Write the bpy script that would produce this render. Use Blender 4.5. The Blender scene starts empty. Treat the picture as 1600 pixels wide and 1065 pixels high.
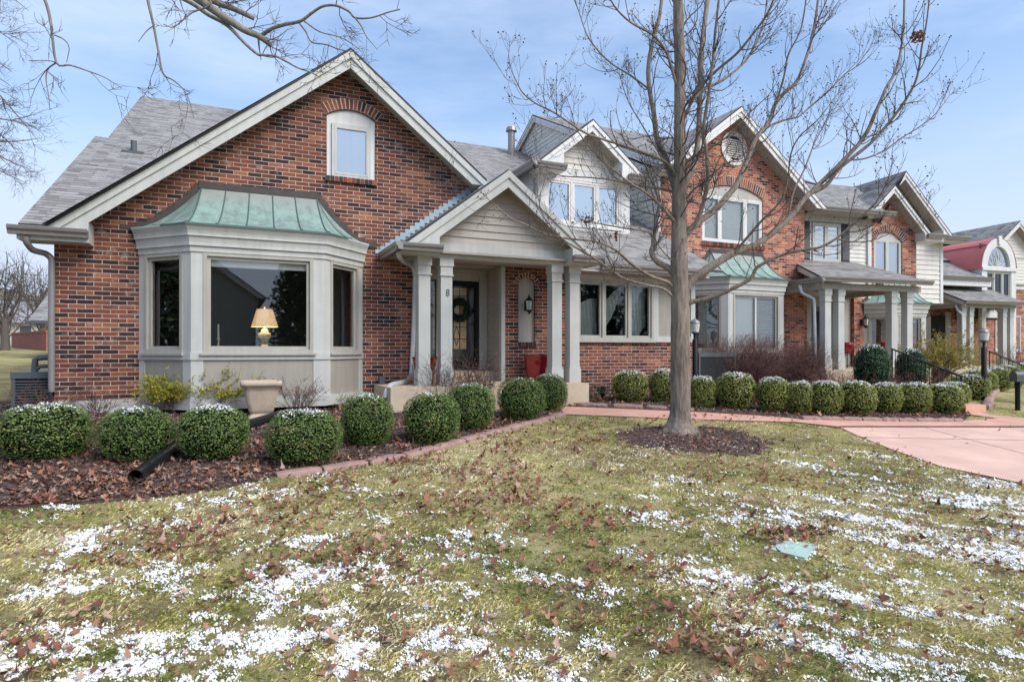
import bpy, math, random
import numpy as np
from mathutils import Vector, Matrix
from mathutils.geometry import tessellate_polygon
S = bpy.context.scene
rad = math.radians
# ------------------------------------------------------------------ camera, sky, sun, exposure
YAW, FPX, EYE = rad(24.15), 970.0, 1.6          # camera 1.6 m above the lawn, turned 24 degrees off the facade's normal
cam = bpy.data.cameras.new('Camera'); camo = bpy.data.objects.new('Camera', cam); S.collection.objects.link(camo)
camo.location = (0, 0, EYE); camo.rotation_euler = (rad(90), 0, -YAW)
cam.sensor_width = 36; cam.lens = FPX / 1600 * 36; cam.shift_y = 15.5 / 1600; cam.clip_end = 2000; cam.clip_start = .05
S.camera = camo
SUN_AZ, SUN_EL = rad(148), rad(43)              # azimuth clockwise from +Y
wd = bpy.data.worlds.new('World'); S.world = wd; wd.use_nodes = True
nt = wd.node_tree; N = nt.nodes; L = nt.links; bg = N['Background']
sky = N.new('ShaderNodeTexSky'); sky.sky_type = 'NISHITA'; sky.sun_disc = False
sky.sun_elevation = SUN_EL; sky.sun_rotation = SUN_AZ; sky.altitude = 100; sky.dust_density = .6; sky.ozone_density = 1.5
tc = N.new('ShaderNodeTexCoord'); mp = N.new('ShaderNodeMapping'); mp.inputs['Scale'].default_value = (1.2, 1.2, 5)
nz = N.new('ShaderNodeTexNoise'); nz.inputs['Scale'].default_value = 1.4; nz.inputs['Detail'].default_value = 6; nz.inputs['Roughness'].default_value = .55
rp = N.new('ShaderNodeValToRGB'); rp.color_ramp.elements[0].position = .42; rp.color_ramp.elements[1].position = .70
rp.color_ramp.elements[0].color = (.16, .16, .16, 1); rp.color_ramp.elements[1].color = (.80, .80, .80, 1)
mx = N.new('ShaderNodeMix'); mx.data_type = 'RGBA'
L.new(tc.outputs['Generated'], mp.inputs['Vector']); L.new(mp.outputs['Vector'], nz.inputs['Vector']); L.new(nz.outputs['Fac'], rp.inputs['Fac'])
L.new(rp.outputs['Color'], mx.inputs['Factor']); L.new(sky.outputs['Color'], mx.inputs['A']); mx.inputs['B'].default_value = (3.55, 4.15, 5.2, 1)
sz = N.new('ShaderNodeSeparateXYZ'); L.new(tc.outputs['Generated'], sz.inputs[0])
hz = N.new('ShaderNodeMapRange'); hz.interpolation_type = 'SMOOTHSTEP'; hz.inputs['From Min'].default_value = .02; hz.inputs['From Max'].default_value = .46; hz.inputs['To Min'].default_value = .95; hz.inputs['To Max'].default_value = 0; L.new(sz.outputs['Z'], hz.inputs['Value'])
m2 = N.new('ShaderNodeMix'); m2.data_type = 'RGBA'; m2.inputs['B'].default_value = (3.25, 3.6, 4.35, 1); L.new(hz.outputs[0], m2.inputs['Factor']); L.new(mx.outputs['Result'], m2.inputs['A'])
hs = N.new('ShaderNodeHueSaturation'); hs.inputs['Saturation'].default_value = 1.12; L.new(m2.outputs['Result'], hs.inputs['Color'])
L.new(hs.outputs['Color'], bg.inputs['Color']); bg.inputs['Strength'].default_value = .122
sl = bpy.data.lights.new('Sun', 'SUN'); so = bpy.data.objects.new('Sun', sl); S.collection.objects.link(so)
sl.energy = 2.1; sl.angle = rad(40); sl.color = (1, .95, .88)
so.rotation_euler = (rad(90) - SUN_EL, 0, math.pi - SUN_AZ)
S.view_settings.view_transform = 'Standard'; S.view_settings.look = 'None'; S.view_settings.exposure = .93; S.view_settings.gamma = 1
S.render.engine = 'CYCLES'; S.cycles.max_bounces = 6; S.cycles.transparent_max_bounces = 10
S.cycles.use_denoising = True

# ------------------------------------------------------------------ measuring helpers (photo pixel of the 1600 px frame + known plane -> metres)
CA, SA = math.cos(YAW), math.sin(YAW)
def ray(px, py): r = (px - 800) / FPX; return r * CA + SA, CA - r * SA, (548 - py) / FPX
def P(px, py, Y): d = ray(px, py); t = Y / d[1]; return Vector((d[0] * t, Y, EYE + d[2] * t))
def W(px, py, w): d = ray(px, py); return Vector((d[0] * w, d[1] * w, EYE + d[2] * w))
def gz(x, y): return np.interp(y, [-60, -30, 0, 2, 4, 6, 8, 10, 11, 14, 16, 60, 90], [-.3, -.2, 0, .02, .1, .25, .43, .57, .61, .61, .61, 1.93, 2.4])
def G(px, py):
    d = ray(px, py); t = .5
    while t < 120 and EYE + d[2] * t > gz(0, d[1] * t): t += .01
    return Vector((d[0] * t, d[1] * t, gz(0, d[1] * t)))
def depth(v): return v[0] * SA + v[1] * CA

# ------------------------------------------------------------------ object helpers
COL = S.collection
def tag(o, label=None, cat=None, group=None, kind=None):
    if label: o['label'] = label
    if cat: o['category'] = cat
    if group: o['group'] = group
    if kind: o['kind'] = kind
    return o
def empty(name, loc, label, cat, group=None, rz=0):
    o = bpy.data.objects.new(name, None); COL.objects.link(o); o.location = loc; o.rotation_euler = (0, 0, rz); o.empty_display_size = .2
    return tag(o, label, cat, group)
def link(name, me, parent=None, world=False):
    o = bpy.data.objects.new(name, me); COL.objects.link(o)
    if parent is not None:
        o.parent = parent
        if world and parent.parent is None:      # mesh drawn in world metres: cancel the root's own place
            o.matrix_parent_inverse = Matrix.LocRotScale(parent.location, parent.rotation_euler, None).inverted()
    return o
def np_mesh(name, V, F, mats, uv=None, mi=None, smooth=False):
    V = np.asarray(V, np.float32); F = np.asarray(F, np.int32); k = F.shape[1]
    me = bpy.data.meshes.new(name); me.vertices.add(len(V)); me.vertices.foreach_set('co', V.ravel())
    me.loops.add(F.size); me.loops.foreach_set('vertex_index', F.ravel()); me.polygons.add(len(F))
    me.polygons.foreach_set('loop_start', np.arange(0, F.size, k, dtype=np.int32)); me.polygons.foreach_set('loop_total', np.full(len(F), k, np.int32))
    for m in mats: me.materials.append(m)
    if mi is not None: me.polygons.foreach_set('material_index', np.asarray(mi, np.int32))
    if uv is not None:
        l = me.uv_layers.new(name='UVMap'); l.data.foreach_set('uv', np.asarray(uv, np.float32).ravel())
    if smooth: me.polygons.foreach_set('use_smooth', np.ones(len(F), bool))
    me.update(); me.validate(); return me
class MB:
    """collects polygons in metres and links them as ONE mesh object"""
    def __init__(s): s.v = []; s.f = []; s.m = []; s.sm = []
    def face(s, pts, m=0, smooth=False):
        b = len(s.v); s.v += [tuple(p) for p in pts]; s.f.append(tuple(range(b, b + len(pts)))); s.m.append(m); s.sm.append(smooth); return s
    def grid(s, rows, m=0, smooth=True, close=False):
        b = len(s.v); n = len(rows[0])
        for r in rows: s.v += [tuple(p) for p in r]
        for i in range(len(rows) - 1):
            for j in range(n if close else n - 1):
                k = (j + 1) % n; s.f.append((b + i * n + j, b + i * n + k, b + (i + 1) * n + k, b + (i + 1) * n + j)); s.m.append(m); s.sm.append(smooth)
        return s
    def box(s, x0, x1, y0, y1, z0, z1, m=0):
        p = [(x0, y0, z0), (x1, y0, z0), (x1, y1, z0), (x0, y1, z0), (x0, y0, z1), (x1, y0, z1), (x1, y1, z1), (x0, y1, z1)]
        for q in ((0, 3, 2, 1), (4, 5, 6, 7), (0, 1, 5, 4), (1, 2, 6, 5), (2, 3, 7, 6), (3, 0, 4, 7)): s.face([p[i] for i in q], m)
        return s
    def prism(s, pts, off, m=0, mside=None):
        """planar polygon pushed along a vector; any outline"""
        pts = [Vector(p) for p in pts]; off = Vector(off); n = len(pts)
        nr = Vector((0, 0, 0))
        for i in range(n): nr += (pts[i] - pts[0]).cross(pts[(i + 1) % n] - pts[0])
        if nr.dot(off) > 0: pts.reverse()
        if n > 4:
            for t in tessellate_polygon([pts]):
                q = [pts[i] for i in t]
                if (q[1] - q[0]).cross(q[2] - q[0]).dot(off) > 0: q.reverse()
                s.face(q, m); s.face([p + off for p in reversed(q)], m)
        else: s.face(pts, m); s.face([p + off for p in reversed(pts)], m)
        for i in range(n):
            a, b = pts[i], pts[(i + 1) % n]; s.face([b, a, a + off, b + off], m if mside is None else mside)
        return s
    def tube(s, pts, r, n=8, m=0, cap=True, smooth=True):
        pts = [Vector(p) for p in pts]; rr = r if isinstance(r, (list, tuple)) else [r] * len(pts); rows = []
        up = Vector((0, 0, 1)); d0 = (pts[1] - pts[0]).normalized(); x = d0.cross(up)
        if x.length < .1: x = Vector((1, 0, 0))
        x.normalize()
        for i, p in enumerate(pts):
            d = (pts[min(i + 1, len(pts) - 1)] - pts[max(i - 1, 0)]).normalized()
            x = (x - d * x.dot(d)).normalized(); y = d.cross(x)
            rows.append([p + (x * math.cos(2 * math.pi * (j + .5) / n) + y * math.sin(2 * math.pi * (j + .5) / n)) * rr[i] for j in range(n)])
        s.grid(rows, m, smooth, True)
        if cap: s.face(list(reversed(rows[0])), m); s.face(rows[-1], m)
        return s
    def lathe(s, c, prof, n=24, m=0, ang=0, sq=False):
        rows = []
        for r, z in prof:
            row = []
            for j in range(n):
                a = 2 * math.pi * j / n + ang; k = r
                if sq: k = r / max(abs(math.cos(a)), abs(math.sin(a))) ** .85
                row.append((c[0] + k * math.cos(a), c[1] + k * math.sin(a), c[2] + z))
            rows.append(row)
        s.grid(rows, m, not sq or True, True); s.face(list(reversed(rows[0])), m); s.face(rows[-1], m); return s
    def mesh(s, name, mats):
        me = bpy.data.meshes.new(name); me.from_pydata([tuple(map(float, v)) for v in s.v], [], s.f)
        for m in (mats if isinstance(mats, (list, tuple)) else [mats]): me.materials.append(m)
        me.polygons.foreach_set('material_index', s.m); me.polygons.foreach_set('use_smooth', s.sm); me.update()
        uv = me.uv_layers.new(name='UVMap'); co = np.array(s.v, float); out = np.zeros((len(me.loops), 2)); li = 0
        for p in me.polygons:
            n = p.normal
            if abs(n.z) > .985: t = Vector((1, 0, 0)); b = Vector((0, 1, 0))
            else: t = Vector((-n.y, n.x, 0)).normalized(); b = n.cross(t)
            for vi in p.vertices: out[li] = (co[vi] @ np.array(t), co[vi] @ np.array(b)); li += 1
        uv.data.foreach_set('uv', out.astype(np.float32).ravel()); return me
    def build(s, name, mats, parent=None, world=False):
        return link(name, s.mesh(name, mats), parent, world)

# ------------------------------------------------------------------ materials
def mat(name, col, rough=.6, metal=0, spec=.5, noise=None, bump=0, bscale=30, coat=0, streak=0):
    m = bpy.data.materials.new(name); m.use_nodes = True; t = m.node_tree; b = t.nodes['Principled BSDF']
    b.inputs['Base Color'].default_value = (*col, 1); b.inputs['Roughness'].default_value = rough; b.inputs['Metallic'].default_value = metal
    b.inputs['Specular IOR Level'].default_value = spec; b.inputs['Coat Weight'].default_value = coat
    tcn = t.nodes.new('ShaderNodeTexCoord')
    if noise:
        sc, amt = noise
        n = t.nodes.new('ShaderNodeTexNoise'); n.inputs['Scale'].default_value = sc; n.inputs['Detail'].default_value = 7; n.inputs['Roughness'].default_value = .65
        t.links.new(tcn.outputs['Object'], n.inputs['Vector'])
        r = t.nodes.new('ShaderNodeMapRange'); r.inputs['From Min'].default_value = .25; r.inputs['From Max'].default_value = .75
        r.inputs['To Min'].default_value = 1 - amt; r.inputs['To Max'].default_value = 1 + amt
        t.links.new(n.outputs['Fac'], r.inputs['Value'])
        x = t.nodes.new('ShaderNodeMix'); x.data_type = 'RGBA'; x.blend_type = 'MULTIPLY'; x.inputs['Factor'].default_value = 1; x.inputs['A'].default_value = (*col, 1)
        t.links.new(r.outputs['Result'], x.inputs['B']); t.links.new(x.outputs['Result'], b.inputs['Base Color'])
        if streak:      # rain grime: long vertical stains
            q = t.nodes.new('ShaderNodeMapping'); q.inputs['Scale'].default_value = (11, 11, .7); t.links.new(tcn.outputs['Object'], q.inputs['Vector'])
            n2 = t.nodes.new('ShaderNodeTexNoise'); n2.inputs['Scale'].default_value = 1; n2.inputs['Detail'].default_value = 5; t.links.new(q.outputs['Vector'], n2.inputs['Vector'])
            r2 = t.nodes.new('ShaderNodeMapRange'); r2.inputs['From Min'].default_value = .42; r2.inputs['From Max'].default_value = .75; r2.inputs['To Min'].default_value = 1; r2.inputs['To Max'].default_value = 1 - streak; t.links.new(n2.outputs['Fac'], r2.inputs['Value'])
            x2 = t.nodes.new('ShaderNodeMix'); x2.data_type = 'RGBA'; x2.blend_type = 'MULTIPLY'; x2.inputs['Factor'].default_value = 1; t.links.new(x.outputs['Result'], x2.inputs['A']); t.links.new(r2.outputs['Result'], x2.inputs['B']); t.links.new(x2.outputs['Result'], b.inputs['Base Color'])
    if bump:
        n = t.nodes.new('ShaderNodeTexNoise'); n.inputs['Scale'].default_value = bscale; n.inputs['Detail'].default_value = 5
        t.links.new(tcn.outputs['Object'], n.inputs['Vector'])
        u = t.nodes.new('ShaderNodeBump'); u.inputs['Strength'].default_value = bump; u.inputs['Distance'].default_value = .02
        t.links.new(n.outputs['Fac'], u.inputs['Height']); t.links.new(u.outputs['Normal'], b.inputs['Normal'])
    return m
def ramp(t, stops, interp='LINEAR'):
    r = t.nodes.new('ShaderNodeValToRGB'); e = r.color_ramp; e.interpolation = interp
    while len(e.elements) < len(stops): e.elements.new(.5)
    for el, (p, c) in zip(e.elements, stops): el.position = p; el.color = (*c, 1)
    return r
def brickmat(name, stops, mortar, bw=.221, rh=.0704, ms=.0058, rough=.85):
    m = bpy.data.materials.new(name); m.use_nodes = True; t = m.node_tree; K = t.links.new; b = t.nodes['Principled BSDF']; b.inputs['Roughness'].default_value = rough
    b.inputs['Specular IOR Level'].default_value = .25
    uv = t.nodes.new('ShaderNodeUVMap'); geo = t.nodes.new('ShaderNodeTexCoord')
    wn = t.nodes.new('ShaderNodeTexNoise'); wn.inputs['Scale'].default_value = 14; wn.inputs['Detail'].default_value = 3
    K(geo.outputs['Object'], wn.inputs['Vector'])
    vs = t.nodes.new('ShaderNodeVectorMath'); vs.operation = 'SUBTRACT'; K(wn.outputs['Color'], vs.inputs[0]); vs.inputs[1].default_value = (.5, .5, .5)
    sc = t.nodes.new('ShaderNodeVectorMath'); sc.operation = 'SCALE'; K(vs.outputs[0], sc.inputs[0]); sc.inputs['Scale'].default_value = .010
    ad = t.nodes.new('ShaderNodeVectorMath'); K(uv.outputs['UV'], ad.inputs[0]); K(sc.outputs[0], ad.inputs[1])
    br = t.nodes.new('ShaderNodeTexBrick'); br.inputs['Scale'].default_value = 1; br.inputs['Brick Width'].default_value = bw; br.inputs['Row Height'].default_value = rh
    br.inputs['Mortar Size'].default_value = ms; br.inputs['Mortar Smooth'].default_value = .25; br.inputs['Bias'].default_value = 0
    br.inputs['Color1'].default_value = (0, 0, 0, 1); br.inputs['Color2'].default_value = (1, 1, 1, 1); br.inputs['Mortar'].default_value = (.5, .5, .5, 1)
    K(ad.outputs[0], br.inputs['Vector'])
    big = t.nodes.new('ShaderNodeTexNoise'); big.inputs['Scale'].default_value = .8; big.inputs['Detail'].default_value = 2; K(geo.outputs['Object'], big.inputs['Vector'])
    sh = t.nodes.new('ShaderNodeMath'); sh.operation = 'MULTIPLY_ADD'; K(big.outputs['Fac'], sh.inputs[0]); sh.inputs[1].default_value = .5; sh.inputs[2].default_value = -.25
    su = t.nodes.new('ShaderNodeMath'); su.use_clamp = True; K(br.outputs['Color'], su.inputs[0]); K(sh.outputs[0], su.inputs[1])
    rp = ramp(t, stops, 'LINEAR'); K(su.outputs[0], rp.inputs['Fac'])
    fn = t.nodes.new('ShaderNodeTexNoise'); fn.inputs['Scale'].default_value = 38; fn.inputs['Detail'].default_value = 6; fn.inputs['Roughness'].default_value = .7; K(geo.outputs['Object'], fn.inputs['Vector'])
    mr = t.nodes.new('ShaderNodeMapRange'); mr.inputs['From Min'].default_value = .3; mr.inputs['From Max'].default_value = .7; mr.inputs['To Min'].default_value = .62; mr.inputs['To Max'].default_value = 1.4; K(fn.outputs['Fac'], mr.inputs['Value'])
    mu = t.nodes.new('ShaderNodeMix'); mu.data_type = 'RGBA'; mu.blend_type = 'MULTIPLY'; mu.inputs['Factor'].default_value = 1; K(rp.outputs['Color'], mu.inputs['A']); K(mr.outputs['Result'], mu.inputs['B'])
    # lime bloom: pale smears of mortar left on some bricks
    bl = t.nodes.new('ShaderNodeTexNoise'); bl.inputs['Scale'].default_value = 5.5; bl.inputs['Detail'].default_value = 8; bl.inputs['Roughness'].default_value = .75; K(geo.outputs['Object'], bl.inputs['Vector'])
    br2 = ramp(t, [(.57, (0, 0, 0)), (.74, (.8, .8, .8))]); K(bl.outputs['Fac'], br2.inputs['Fac'])
    lm = t.nodes.new('ShaderNodeMix'); lm.data_type = 'RGBA'; K(br2.outputs['Color'], lm.inputs['Factor']); K(mu.outputs['Result'], lm.inputs['A']); lm.inputs['B'].default_value = (*mortar, 1)
    mm = t.nodes.new('ShaderNodeMix'); mm.data_type = 'RGBA'; K(br.outputs['Fac'], mm.inputs['Factor']); K(lm.outputs['Result'], mm.inputs['A']); mm.inputs['B'].default_value = (*mortar, 1)
    wz = t.nodes.new('ShaderNodeTexNoise'); wz.inputs['Scale'].default_value = 1.1; wz.inputs['Detail'].default_value = 6; wz.inputs['Roughness'].default_value = .7; K(geo.outputs['Object'], wz.inputs['Vector'])
    wr = t.nodes.new('ShaderNodeMapRange'); wr.inputs['From Min'].default_value = .3; wr.inputs['From Max'].default_value = .7; wr.inputs['To Min'].default_value = .74; wr.inputs['To Max'].default_value = 1.2; K(wz.outputs['Fac'], wr.inputs['Value'])
    wm = t.nodes.new('ShaderNodeMix'); wm.data_type = 'RGBA'; wm.blend_type = 'MULTIPLY'; wm.inputs['Factor'].default_value = 1; K(mm.outputs['Result'], wm.inputs['A']); K(wr.outputs['Result'], wm.inputs['B'])
    K(wm.outputs['Result'], b.inputs['Base Color'])
    hh = t.nodes.new('ShaderNodeMath'); hh.operation = 'MULTIPLY_ADD'; K(fn.outputs['Fac'], hh.inputs[0]); hh.inputs[1].default_value = .35
    iv = t.nodes.new('ShaderNodeMath'); iv.operation = 'SUBTRACT'; iv.inputs[0].default_value = 1; K(br.outputs['Fac'], iv.inputs[1]); K(iv.outputs[0], hh.inputs[2])
    bu = t.nodes.new('ShaderNodeBump'); bu.inputs['Strength'].default_value = .7; bu.inputs['Distance'].default_value = .008; K(hh.outputs[0], bu.inputs['Height']); K(bu.outputs['Normal'], b.inputs['Normal'])
    return m
BR_A = [(0, (.034, .020, .022)), (.20, (.055, .027, .026)), (.30, (.115, .044, .033)), (.55, (.17, .058, .038)), (.76, (.21, .072, .043)), (.92, (.26, .096, .052)), (1, (.34, .145, .07))]
BR_B = [(0, (.05, .03, .03)), (.12, (.14, .055, .045)), (.3, (.29, .10, .07)), (.6, (.38, .135, .085)), (.85, (.45, .19, .11)), (1, (.5, .26, .16))]
M = {}
M['brick'] = brickmat('weathered_brick', BR_A, (.50, .41, .355), ms=.0058)
M['brick2'] = brickmat('orange_brick', BR_B, (.52, .40, .33), ms=.006)
def shingle(name, c0, c1, bw=.32, rh=.14):
    m = bpy.data.materials.new(name); m.use_nodes = True; t = m.node_tree; K = t.links.new; b = t.nodes['Principled BSDF']; b.inputs['Roughness'].default_value = .9; b.inputs['Specular IOR Level'].default_value = .2
    uv = t.nodes.new('ShaderNodeUVMap')
    def brk(bw, rh, off, ms):
        br = t.nodes.new('ShaderNodeTexBrick'); br.offset = off; br.inputs['Scale'].default_value = 1; br.inputs['Brick Width'].default_value = bw; br.inputs['Row Height'].default_value = rh
        br.inputs['Mortar Size'].default_value = ms; br.inputs['Mortar Smooth'].default_value = .1; br.inputs['Color1'].default_value = (0, 0, 0, 1); br.inputs['Color2'].default_value = (1, 1, 1, 1); br.inputs['Mortar'].default_value = (.1, .1, .1, 1)
        K(uv.outputs['UV'], br.inputs['Vector']); return br
    a = brk(bw, rh, .37, .004); c = brk(bw * .61, rh, .21, .0)
    av = t.nodes.new('ShaderNodeMix'); av.data_type = 'RGBA'; av.inputs['Factor'].default_value = .5; K(a.outputs['Color'], av.inputs['A']); K(c.outputs['Color'], av.inputs['B'])
    no = t.nodes.new('ShaderNodeTexNoise'); no.inputs['Scale'].default_value = 60; no.inputs['Detail'].default_value = 4; K(uv.outputs['UV'], no.inputs['Vector'])
    ma = t.nodes.new('ShaderNodeMath'); ma.operation = 'MULTIPLY_ADD'; K(no.outputs['Fac'], ma.inputs[0]); ma.inputs[1].default_value = .5; K(av.outputs['Result'], ma.inputs[2])
    rp = ramp(t, [(.2, c0), (1.15, c1)]); K(ma.outputs[0], rp.inputs['Fac'])
    # butt-edge relief is a stepped bump, one step per course
    sx = t.nodes.new('ShaderNodeSeparateXYZ'); K(uv.outputs['UV'], sx.inputs[0])
    dv = t.nodes.new('ShaderNodeMath'); dv.operation = 'DIVIDE'; K(sx.outputs['Y'], dv.inputs[0]); dv.inputs[1].default_value = rh
    fr = t.nodes.new('ShaderNodeMath'); fr.operation = 'FRACT'; K(dv.outputs[0], fr.inputs[0])
    iv = t.nodes.new('ShaderNodeMath'); iv.operation = 'SUBTRACT'; iv.inputs[0].default_value = 1; K(fr.outputs[0], iv.inputs[1])
    h = t.nodes.new('ShaderNodeMath'); h.operation = 'MULTIPLY_ADD'; K(av.outputs['Result'], h.inputs[0]); h.inputs[1].default_value = .5; K(iv.outputs[0], h.inputs[2])
    bu = t.nodes.new('ShaderNodeBump'); bu.inputs['Strength'].default_value = 1; bu.inputs['Distance'].default_value = .02; K(h.outputs[0], bu.inputs['Height']); K(bu.outputs['Normal'], b.inputs['Normal'])
    # dark band along each butt edge: its shadow line painted into the colour
    gt = t.nodes.new('ShaderNodeMath'); gt.operation = 'LESS_THAN'; K(fr.outputs[0], gt.inputs[0]); gt.inputs[1].default_value = .12
    dk = t.nodes.new('ShaderNodeMix'); dk.data_type = 'RGBA'; K(gt.outputs[0], dk.inputs['Factor']); K(rp.outputs['Color'], dk.inputs['A']); dk.inputs['B'].default_value = (*[k * .55 for k in c0], 1)
    K(dk.outputs['Result'], b.inputs['Base Color']); return m
M['roof'] = shingle('grey_shingles', (.135, .128, .122), (.34, .325, .31))
M['roof_edge'] = mat('shingle_edge', (.05, .05, .055), .9)
M['trim'] = mat('grey_trim_paint', (.50, .505, .475), .5, noise=(1.6, .11), streak=.13)
M['trim2'] = mat('warm_grey_trim_paint', (.40, .385, .34), .5, noise=(1.6, .11), streak=.13)
M['white'] = mat('white_trim_paint', (.64, .64, .62), .45, noise=(3, .05), streak=.13)
M['taupe'] = mat('taupe_panel_paint', (.335, .31, .265), .55, noise=(1.6, .11), streak=.13)
M['siding'] = mat('taupe_siding', (.44, .405, .355), .6, noise=(2.2, .08), streak=.12)
M['siding_pale'] = mat('pale_siding', (.66, .64, .59), .6, noise=(2.2, .08), streak=.12)
M['gutter'] = mat('grey_aluminium', (.27, .255, .25), .35, .3, noise=(4, .1))
M['downspout'] = mat('white_aluminium', (.58, .60, .62), .35, .2, noise=(5, .1))
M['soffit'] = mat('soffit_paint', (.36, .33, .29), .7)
M['curtain'] = mat('pale_curtain', (.36, .39, .38), .9, noise=(4, .12))
M['dark'] = mat('dark_opening', (.012, .012, .012), .8)
M['room'] = mat('dim_room', (.09, .08, .07), .9)
M['black'] = mat('black_metal', (.010, .011, .012), .55, spec=.2)
M['slate'] = mat('slate_metal', (.08, .09, .10), .45)
M['parge'] = mat('pale_foundation', (.55, .55, .54), .8, noise=(6, .15))
M['slab'] = mat('tan_concrete', (.55, .44, .325), .85, noise=(9, .12), bump=.15, bscale=60)
M['walk'] = mat('pink_concrete', (.60, .33, .25), .85, noise=(2.2, .22), bump=.2, bscale=60)
M['drive'] = mat('pale_pink_concrete', (.66, .43, .345), .85, noise=(1.3, .2), bump=.2, bscale=60)
M['stone'] = mat('mauve_stone', (.31, .195, .17), .85, noise=(9, .3), bump=.5, bscale=18)
M['urn'] = mat('cast_stone', (.47, .38, .29), .8, noise=(7, .18), bump=.2, bscale=40)
M['red'] = mat('red_glaze', (.30, .006, .012), .18, coat=.5)
M['redroof'] = mat('red_metal', (.64, .17, .15), .5, noise=(1.5, .12))
M['lead'] = mat('blue_grey_metal', (.30, .38, .42), .45, .3, noise=(5, .2))
M['darkmetal'] = mat('brown_flashing', (.06, .05, .045), .5, .3, noise=(8, .3))
M['bronze'] = mat('lantern_bronze', (.02, .022, .02), .4, .4)
M['frost'] = mat('frosted_glass', (.55, .60, .55), .25)
M['lid'] = mat('green_plastic_lid', (.40, .54, .48), .6, noise=(8, .15), bump=.2, bscale=60)
M['pipe'] = mat('black_plastic_pipe', (.012, .014, .016), .35)
M['blind'] = mat('white_blind', (.75, .77, .74), .6)
M['shade'] = mat('pale_roller_shade', (.60, .69, .76), .8)
M['yellow'] = mat('yellow_tag', (.7, .42, .03), .6)
M['blue'] = mat('blue_tape', (.03, .25, .45), .5)
M['tan_glass'] = mat('amber_leaded_glass', (.62, .40, .20), .3, noise=(20, .3))
M['shutter'] = mat('black_shutter', (.025, .028, .034), .5)
M['wreath'] = mat('wreath_green', (.016, .03, .014), .8)
M['wood'] = mat('dark_door_wood', (.03, .022, .018), .5)
M['iron'] = mat('black_iron', (.015, .015, .017), .5)
def copper():
    m = mat('patina_copper', (.2, .42, .34), .6, .15); t = m.node_tree; K = t.links.new; b = t.nodes['Principled BSDF']; g = t.nodes.new('ShaderNodeTexCoord')
    mpn = t.nodes.new('ShaderNodeMapping'); mpn.inputs['Scale'].default_value = (7, 7, 1.2); K(g.outputs['Object'], mpn.inputs['Vector'])
    n = t.nodes.new('ShaderNodeTexNoise'); n.inputs['Scale'].default_value = 1; n.inputs['Detail'].default_value = 7; n.inputs['Roughness'].default_value = .65; K(mpn.outputs['Vector'], n.inputs['Vector'])
    r = ramp(t, [(.28, (.19, .20, .19)), (.42, (.20, .275, .25)), (.58, (.255, .375, .33)), (.75, (.34, .45, .41))]); K(n.outputs['Fac'], r.inputs['Fac'])
    sz = t.nodes.new('ShaderNodeSeparateXYZ'); K(g.outputs['Object'], sz.inputs[0]); zz = t.nodes.new('ShaderNodeMath'); zz.operation = 'MULTIPLY_ADD'; K(n.outputs['Fac'], zz.inputs[0]); zz.inputs[1].default_value = .5; K(sz.outputs['Z'], zz.inputs[2])
    mr = t.nodes.new('ShaderNodeMapRange'); mr.interpolation_type = 'SMOOTHSTEP'; mr.inputs['From Min'].default_value = 4.12; mr.inputs['From Max'].default_value = 4.62; mr.inputs['To Max'].default_value = .85; K(zz.outputs[0], mr.inputs['Value'])
    x = t.nodes.new('ShaderNodeMix'); x.data_type = 'RGBA'; K(mr.outputs[0], x.inputs['Factor']); K(r.outputs['Color'], x.inputs['A']); x.inputs['B'].default_value = (.27, .265, .25, 1); K(x.outputs['Result'], b.inputs['Base Color']); return m   # upper metal still unpatinated, greyer brown
M['copper'] = copper()
M['seam'] = mat('copper_seam', (.09, .14, .13), .5, .2)
def glass(name, refl, ior=1.5, tint=(.93, .96, .95)):
    m = bpy.data.materials.new(name); m.use_nodes = True; t = m.node_tree; K = t.links.new; o = t.nodes['Material Output']; t.nodes.remove(t.nodes['Principled BSDF'])
    tr = t.nodes.new('ShaderNodeBsdfTransparent'); tr.inputs['Color'].default_value = (*tint, 1); gl = t.nodes.new('ShaderNodeBsdfGlossy'); gl.inputs['Roughness'].default_value = .015; gl.inputs['Color'].default_value = (.95, .98, 1, 1)
    fr = t.nodes.new('ShaderNodeFresnel'); fr.inputs['IOR'].default_value = ior; ma = t.nodes.new('ShaderNodeMath'); ma.use_clamp = True; K(fr.outputs[0], ma.inputs[0]); ma.inputs[1].default_value = refl
    tcn = t.nodes.new('ShaderNodeTexCoord'); n = t.nodes.new('ShaderNodeTexNoise'); n.inputs['Scale'].default_value = .9; n.inputs['Detail'].default_value = 1; K(tcn.outputs['Object'], n.inputs['Vector'])
    bu = t.nodes.new('ShaderNodeBump'); bu.inputs['Strength'].default_value = .12; bu.inputs['Distance'].default_value = .05; K(n.outputs['Fac'], bu.inputs['Height']); K(bu.outputs['Normal'], gl.inputs['Normal'])
    mxs = t.nodes.new('ShaderNodeMixShader'); K(ma.outputs[0], mxs.inputs['Fac']); K(tr.outputs[0], mxs.inputs[1]); K(gl.outputs[0], mxs.inputs[2]); K(mxs.outputs[0], o.inputs['Surface']); return m
M['glass'] = glass('window_glass', .05)
M['glass_low'] = glass('picture_window_glass', .10)
M['glass_door'] = glass('door_glass', 0, 1.35)
M['glass_hi'] = glass('mirror_coated_glass', .45)
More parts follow.
